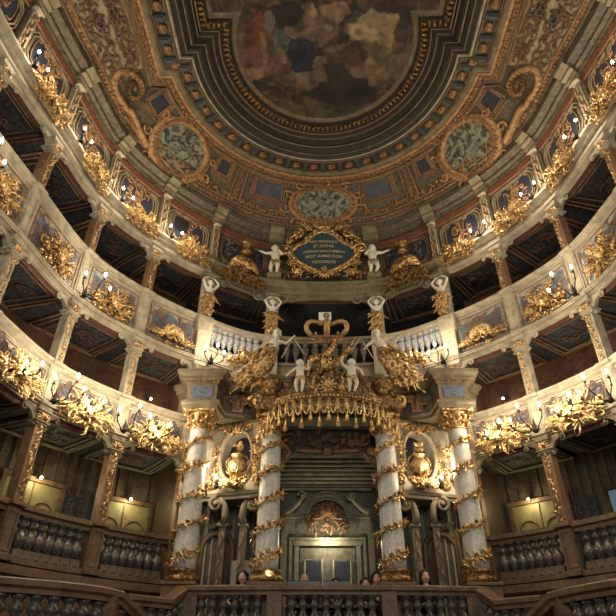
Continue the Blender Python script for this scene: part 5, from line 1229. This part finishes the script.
def text(body, size, z, bend):
    cu = bpy.data.curves.new('t', 'FONT'); cu.body = body; cu.size = size; cu.align_x = 'CENTER'; cu.align_y = 'CENTER'; cu.extrude = .004; cu.resolution_u = 2
    o = bpy.data.objects.new('t', cu); COL.objects.link(o); dg = bpy.context.evaluated_depsgraph_get(); me = bpy.data.meshes.new_from_object(o.evaluated_get(dg)); bpy.data.objects.remove(o)
    mb = MB(); mb.v = [(-v.co.x, .06+v.co.z, z+v.co.y-bend*v.co.x**2) for v in me.vertices]; mb.f = [tuple(p.vertices) for p in me.polygons]; mb.sm = [False]*len(mb.f); bpy.data.meshes.remove(me)
    return mb
for body, size, z, b in (('PRO FRIDERICO', .12, .40, .14), ('ET SOPHIA', .13, .24, .14), ('IOSEPHUS GALLUS BIBIENA', .105, .06, .12), ('FECIT ANNO DOM', .13, -.12, .12), ('MDCCXLVIII', .13, -.32, .12)):
    put('inscription_line', text(body, size, z, b), letter, t)
# gilded shells with pots on the attic
for u, nm in ((5.52, 'left'), (7.48, 'right')):
    t = thing('shell_fountain', 'gilded half shell topped by a small urn, %s of the inscription' % nm, 'gilded ornament', wp(u, A0+.12, .12), rz(u))
    a = MB(); shell(a, 0, .0, .46, -.1, pi+.1, 17, .05, .16); put('shell', a, gold, t)
    a = MB(); a.tube([(-.48, .06, .0), (0, .12, -.06), (.48, .06, .0)], .05, 6); put('rim', a, goldd, t)
    a = MB(); a.lathe([(.06, .5), (.14, .56), (.16, .64), (.08, .70), (.06, .76), (.14, .82), (.22, .86), (.2, .9), (.08, .94), (.1, 1.0), (.02, 1.1)], 14, (0, .12, 0)); put('urn', a, goldd, t)
    a = MB()
    for w in (-1, 1): acanthus(a, w*.25, -.22, 0 if w > 0 else pi, .4, w*.9, .07, .06, .08)
    put('leaves', a, goldd, t)
# olive scrollwork frieze under the shells
for u, nm in ((5.5, 'left'), (7.5, 'right')):
    t = thing('acanthus_frieze', 'old gilt acanthus scrolls hung on the cornice below the %s half shell' % nm, 'gilded ornament', wp(u, B4+.18, .14), rz(u)); put('foliage', rocaille(33, 1.5, .42, 34, 1), goldd, t)
# ---------------------------------------------------------------- stair and front balustrades
def railing(label, pts, n, zb=None, posts=(), group='front balustrades', hb=.66, mrail=wood):
    P = [Vector(p) for p in pts]; mid = P[len(P)//2]; t = thing('balustrade', label, 'balustrade', tuple(Vector((mid.x, mid.y, mid.z-1.0))), 0, group)
    a = MB(); sweep_poly(a, pts, [(-.11, -.16), (.11, -.16), (.11, -.11), (.15, -.08), (.15, -.02), (.12, 0), (-.12, 0), (-.15, -.02), (-.15, -.08), (-.11, -.11), (-.11, -.16)]); put('handrail', a, mrail, t, True)
    a = MB(); sweep_poly(a, pts, [(-.12, -1.0), (.12, -1.0), (.12, -.90), (-.12, -.90), (-.12, -1.0)]); put('plinth', a, mrail, t, True)
    L = [0]
    for p, q in zip(P, P[1:]): L.append(L[-1]+(q-p).length)
    def at(d):
        for k in range(len(P)-1):
            if d <= L[k+1] or k == len(P)-2: f = (d-L[k])/(L[k+1]-L[k]); return P[k].lerp(P[k+1], f)
    me = None; k = (.74)/hb
    for j in range(n):
        p = at(L[-1]*(j+.5)/n)
        if any((p.xy-Vector(q[:2])).length < .17 for q in posts): continue
        loc = tuple(MATS[t.name].inverted() @ Vector((p.x, p.y, p.z-.90)))
        if me is None:
            b0 = MB(); b0.lathe([(r*k*1.6, z*k) for r, z in BP], 14); me = put('baluster', b0, bald, t, loc=loc)
        else: c = me.copy(); COL.objects.link(c); c.parent = t; c.location = loc
    for q in posts: b = MB(); b.box((q[0], q[1], q[2]-.53), (.26, .24, .94), .02); put('post', b, mrail, t, True)
arc = [(x/10, 10.97-.14*(1-(x/26)**2), 1.41) for x in range(-26, 27, 2)]
railing('long dark balustrade across the front of the centre box', arc, 26, posts=[(-2.5, 10.97, 1.44), (-1.0, 10.85, 1.44), (1.0, 10.85, 1.44), (2.5, 10.97, 1.44)])
for s, nm in ((-1, 'left'), (1, 'right')):
    F = (lambda P: P) if s < 0 else mir
    railing('short stair balustrade stepping down from the %s end of the centre box' % nm, F([(-3.35, 9.85, 1.15), (-2.80, 10.42, 1.15), (-2.66, 10.95, 1.42)]), 7)
railing('curved foreground stair balustrade at the lower left', [(-4.75, 6.1, 1.0), (-3.99, 7.06, 1.0), (-3.43, 7.46, 1.0), (-3.1, 7.85, 1.0), (-2.92, 8.14, .98), (-2.5, 8.72, .60)], 18, posts=[(-2.98, 8.05, .99)])
railing('curved foreground stair balustrade at the lower right', [(2.45, 8.62, .60), (2.86, 8.12, .98), (3.02, 7.75, 1.0), (3.25, 7.16, 1.0), (3.6, 6.75, 1.0), (4.3, 6.0, 1.0)], 17, posts=[(2.92, 8.03, .99)])
for s, nm, P in ((-1, 'left', [(-4.9, 6.25), (-4.1, 7.3), (-3.5, 7.7), (-3.1, 8.4), (-2.7, 8.9)]), (1, 'right', [(2.6, 8.8), (3.05, 8.3), (3.4, 7.4), (3.75, 6.9), (4.45, 6.15)])):
    m = MB()
    for p, q in zip(P, P[1:]): m.add([(p[0], p[1], -1.6), (q[0], q[1], -1.6), (q[0], q[1], .35), (p[0], p[1], .35)], [(0, 1, 2, 3)], False)
    put('wall_stair_%s' % nm, m, woodd, kind='structure')
# ---------------------------------------------------------------- people and things in the centre box
def person(label, loc, hz, hair_long, top, hcol=None, bald=False, lean=0, g=1, rotz_=pi):
    """seated person; hz is the height of the chin above the floor"""
    t = thing('person', label, 'person', loc, rotz_); z = hz-1.10
    J = dict(pel=(0, -.05, .50+z), wai=(0, -.03, .68+z), che=(0, .0, .92+z), nec=(0, .02, 1.07+z), hea=(0, .04+lean, 1.15+z),
             shl=(.19, 0, 1.0+z), ell=(.25, .08, .76+z), wrl=(.14, .28, .70+z), hal=(.08, .33, .72+z), shr=(-.19, 0, 1.0+z), elr=(-.25, .08, .76+z), wrr=(-.14, .28, .70+z), har=(-.08, .33, .72+z),
             hil=(.10, .02, .47+z), knl=(.13, .40, .48+z), anl=(.13, .42, .08), tol=(.13, .55, .04), hir=(-.10, .02, .47+z), knr=(-.13, .40, .48+z), anr=(-.13, .42, .08), tor=(-.13, .55, .04))
    put('body', figure(J, 1, 1.6, True, head=.098), skin, t)
    h = (0, .04+lean, 1.15+z)
    if not bald: put('hair', hair(h, .104, hair_long, 3, 90 if hair_long else 30), hcol or hairm, t)
    n = ['pel', 'wai', 'che', 'shl', 'shr', 'hil', 'knl', 'anl', 'hir', 'knr', 'anr']+(['ell', 'elr'] if top else []); ix = {a: k for k, a in enumerate(n)}
    E_ = [('pel', 'wai'), ('wai', 'che'), ('che', 'shl'), ('che', 'shr'), ('pel', 'hil'), ('hil', 'knl'), ('knl', 'anl'), ('pel', 'hir'), ('hir', 'knr'), ('knr', 'anr')]+([('shl', 'ell'), ('shr', 'elr')] if top else [])
    rr = dict(pel=.15, wai=.12, che=.145, shl=.075, shr=.075, hil=.11, knl=.085, anl=.06, hir=.11, knr=.085, anr=.06, ell=.065, elr=.065)
    put('black_clothes', bake_skin([J[a] for a in n], [(ix[a], ix[b]) for a, b in E_], [rr[a] for a in n]), cloth, t)
    f = MB(); r = .098
    for w in (-1, 1): f.ball((w*r*.33, h[1]+r*.90, h[2]+r*.62), (r*.12, r*.06, r*.07), 6, 4)
    put('eyes', f, black, t); f = MB(); f.ball((0, h[1]+r*.93, h[2]-r*.02), (r*.26, r*.07, r*.07), 6, 4); put('mouth', f, lipm, t)
    s = thing('stool', 'stool under the %s' % ' '.join(label.split()[:12]), 'stool', loc, 0); a = MB(); a.lathe([(0, .36+z), (.19, .36+z), (.19, .40+z), (0, .40+z)], 14, (0, .04, 0)); put('seat', a, woodd, s)
    for k in range(4): a = MB(); an = pi/4+k*pi/2; a.tube([(.11*cos(an), .04+.11*sin(an), .37+z), (.17*cos(an), .04+.17*sin(an), 0)], .018, 6); put('leg', a, woodd, s)
F0 = .35
red = mat('auburn_hair', (.22, .07, .04), .6)
person('woman with long dark curly hair and bare forearms, between the left columns', (-1.66, 11.45, F0), 1.17, 3.0, False)
person('woman with long dark curls, between the right columns', (1.78, 11.45, F0), 1.19, 2.6, True)
person('pink faced balding person in black, left of the double door', (-.50, 12.0, F0), 1.20, .0, True, bald=True, lean=.03)
person('dark haired person low behind the desk in front of the double door', (.12, 12.1, F0), 1.14, .3, True)
person('dark haired person right of the double door, leaning low', (.70, 12.0, F0), 1.13, .5, True)
person('person with dark hair tied up, beside the inner right column', (.90, 11.75, F0), 1.20, .2, True)
t = thing('desk', 'long wooden desk behind the front balustrade', 'desk', (-.05, 11.35, F0)); a = MB(); a.box((0, 0, .76), (1.7, .5, .05), .01); put('desk_top', a, woodp, t)
for x in (-.8, .8):
    for y in (-.2, .2): a = MB(); a.box((x, y, .37), (.06, .06, .74), .008); put('leg', a, wood, t)
for x, w, nm in ((-.50, .62, 'left'), (.12, .5, 'right')):
    t = thing('monitor', 'low black monitor on the %s of the desk' % nm, 'monitor', (x, 11.4, F0+.785)); a = MB(); a.box((0, 0, .28), (w, .04, .30), .01); put('screen', a, plastic, t); a = MB(); a.box((0, .03, .08), (.06, .04, .16)); a.box((0, .03, .01), (.22, .16, .02), .005); put('stand', a, plastic, t)
t = thing('display_board', 'pale rectangular board standing behind the woman on the left', 'board', (-1.72, 12.0, F0)); a = MB(); a.box((0, 0, 1.35), (.50, .03, .62), .005); put('panel', a, board, t); a = MB()
for x in (-.2, .2): a.tube([(x, .02, 0), (x, .02, 1.1)], .015, 6)
put('stand', a, iron, t)
m = MB(); m.ball((0, 0, 0), .03, 8, 6)
for x, y in ((-1.02, 11.25), (-1.14, 11.12)):
    t = thing('small_lamp', 'tiny lit lamp on the ledge %s the inner left column' % ('right at' if x > -1.1 else 'just in front of'), 'lamp', (x, y, 1.44)); a = MB(); a.lathe([(.03, 0), (.012, .02), (.012, .09)], 8); put('foot', a, iron, t); a = MB(); a.ball((0, 0, .11), .026, 8, 6); put('lamp_globe', a, lamp, t)
    l = bpy.data.lights.new('ledge_light', 'POINT'); l.energy = 7; l.color = (1, .85, .6); l.shadow_soft_size = .03; o = bpy.data.objects.new('ledge_light', l); COL.objects.link(o); o.parent = t; o.location = (0, .0, .17)
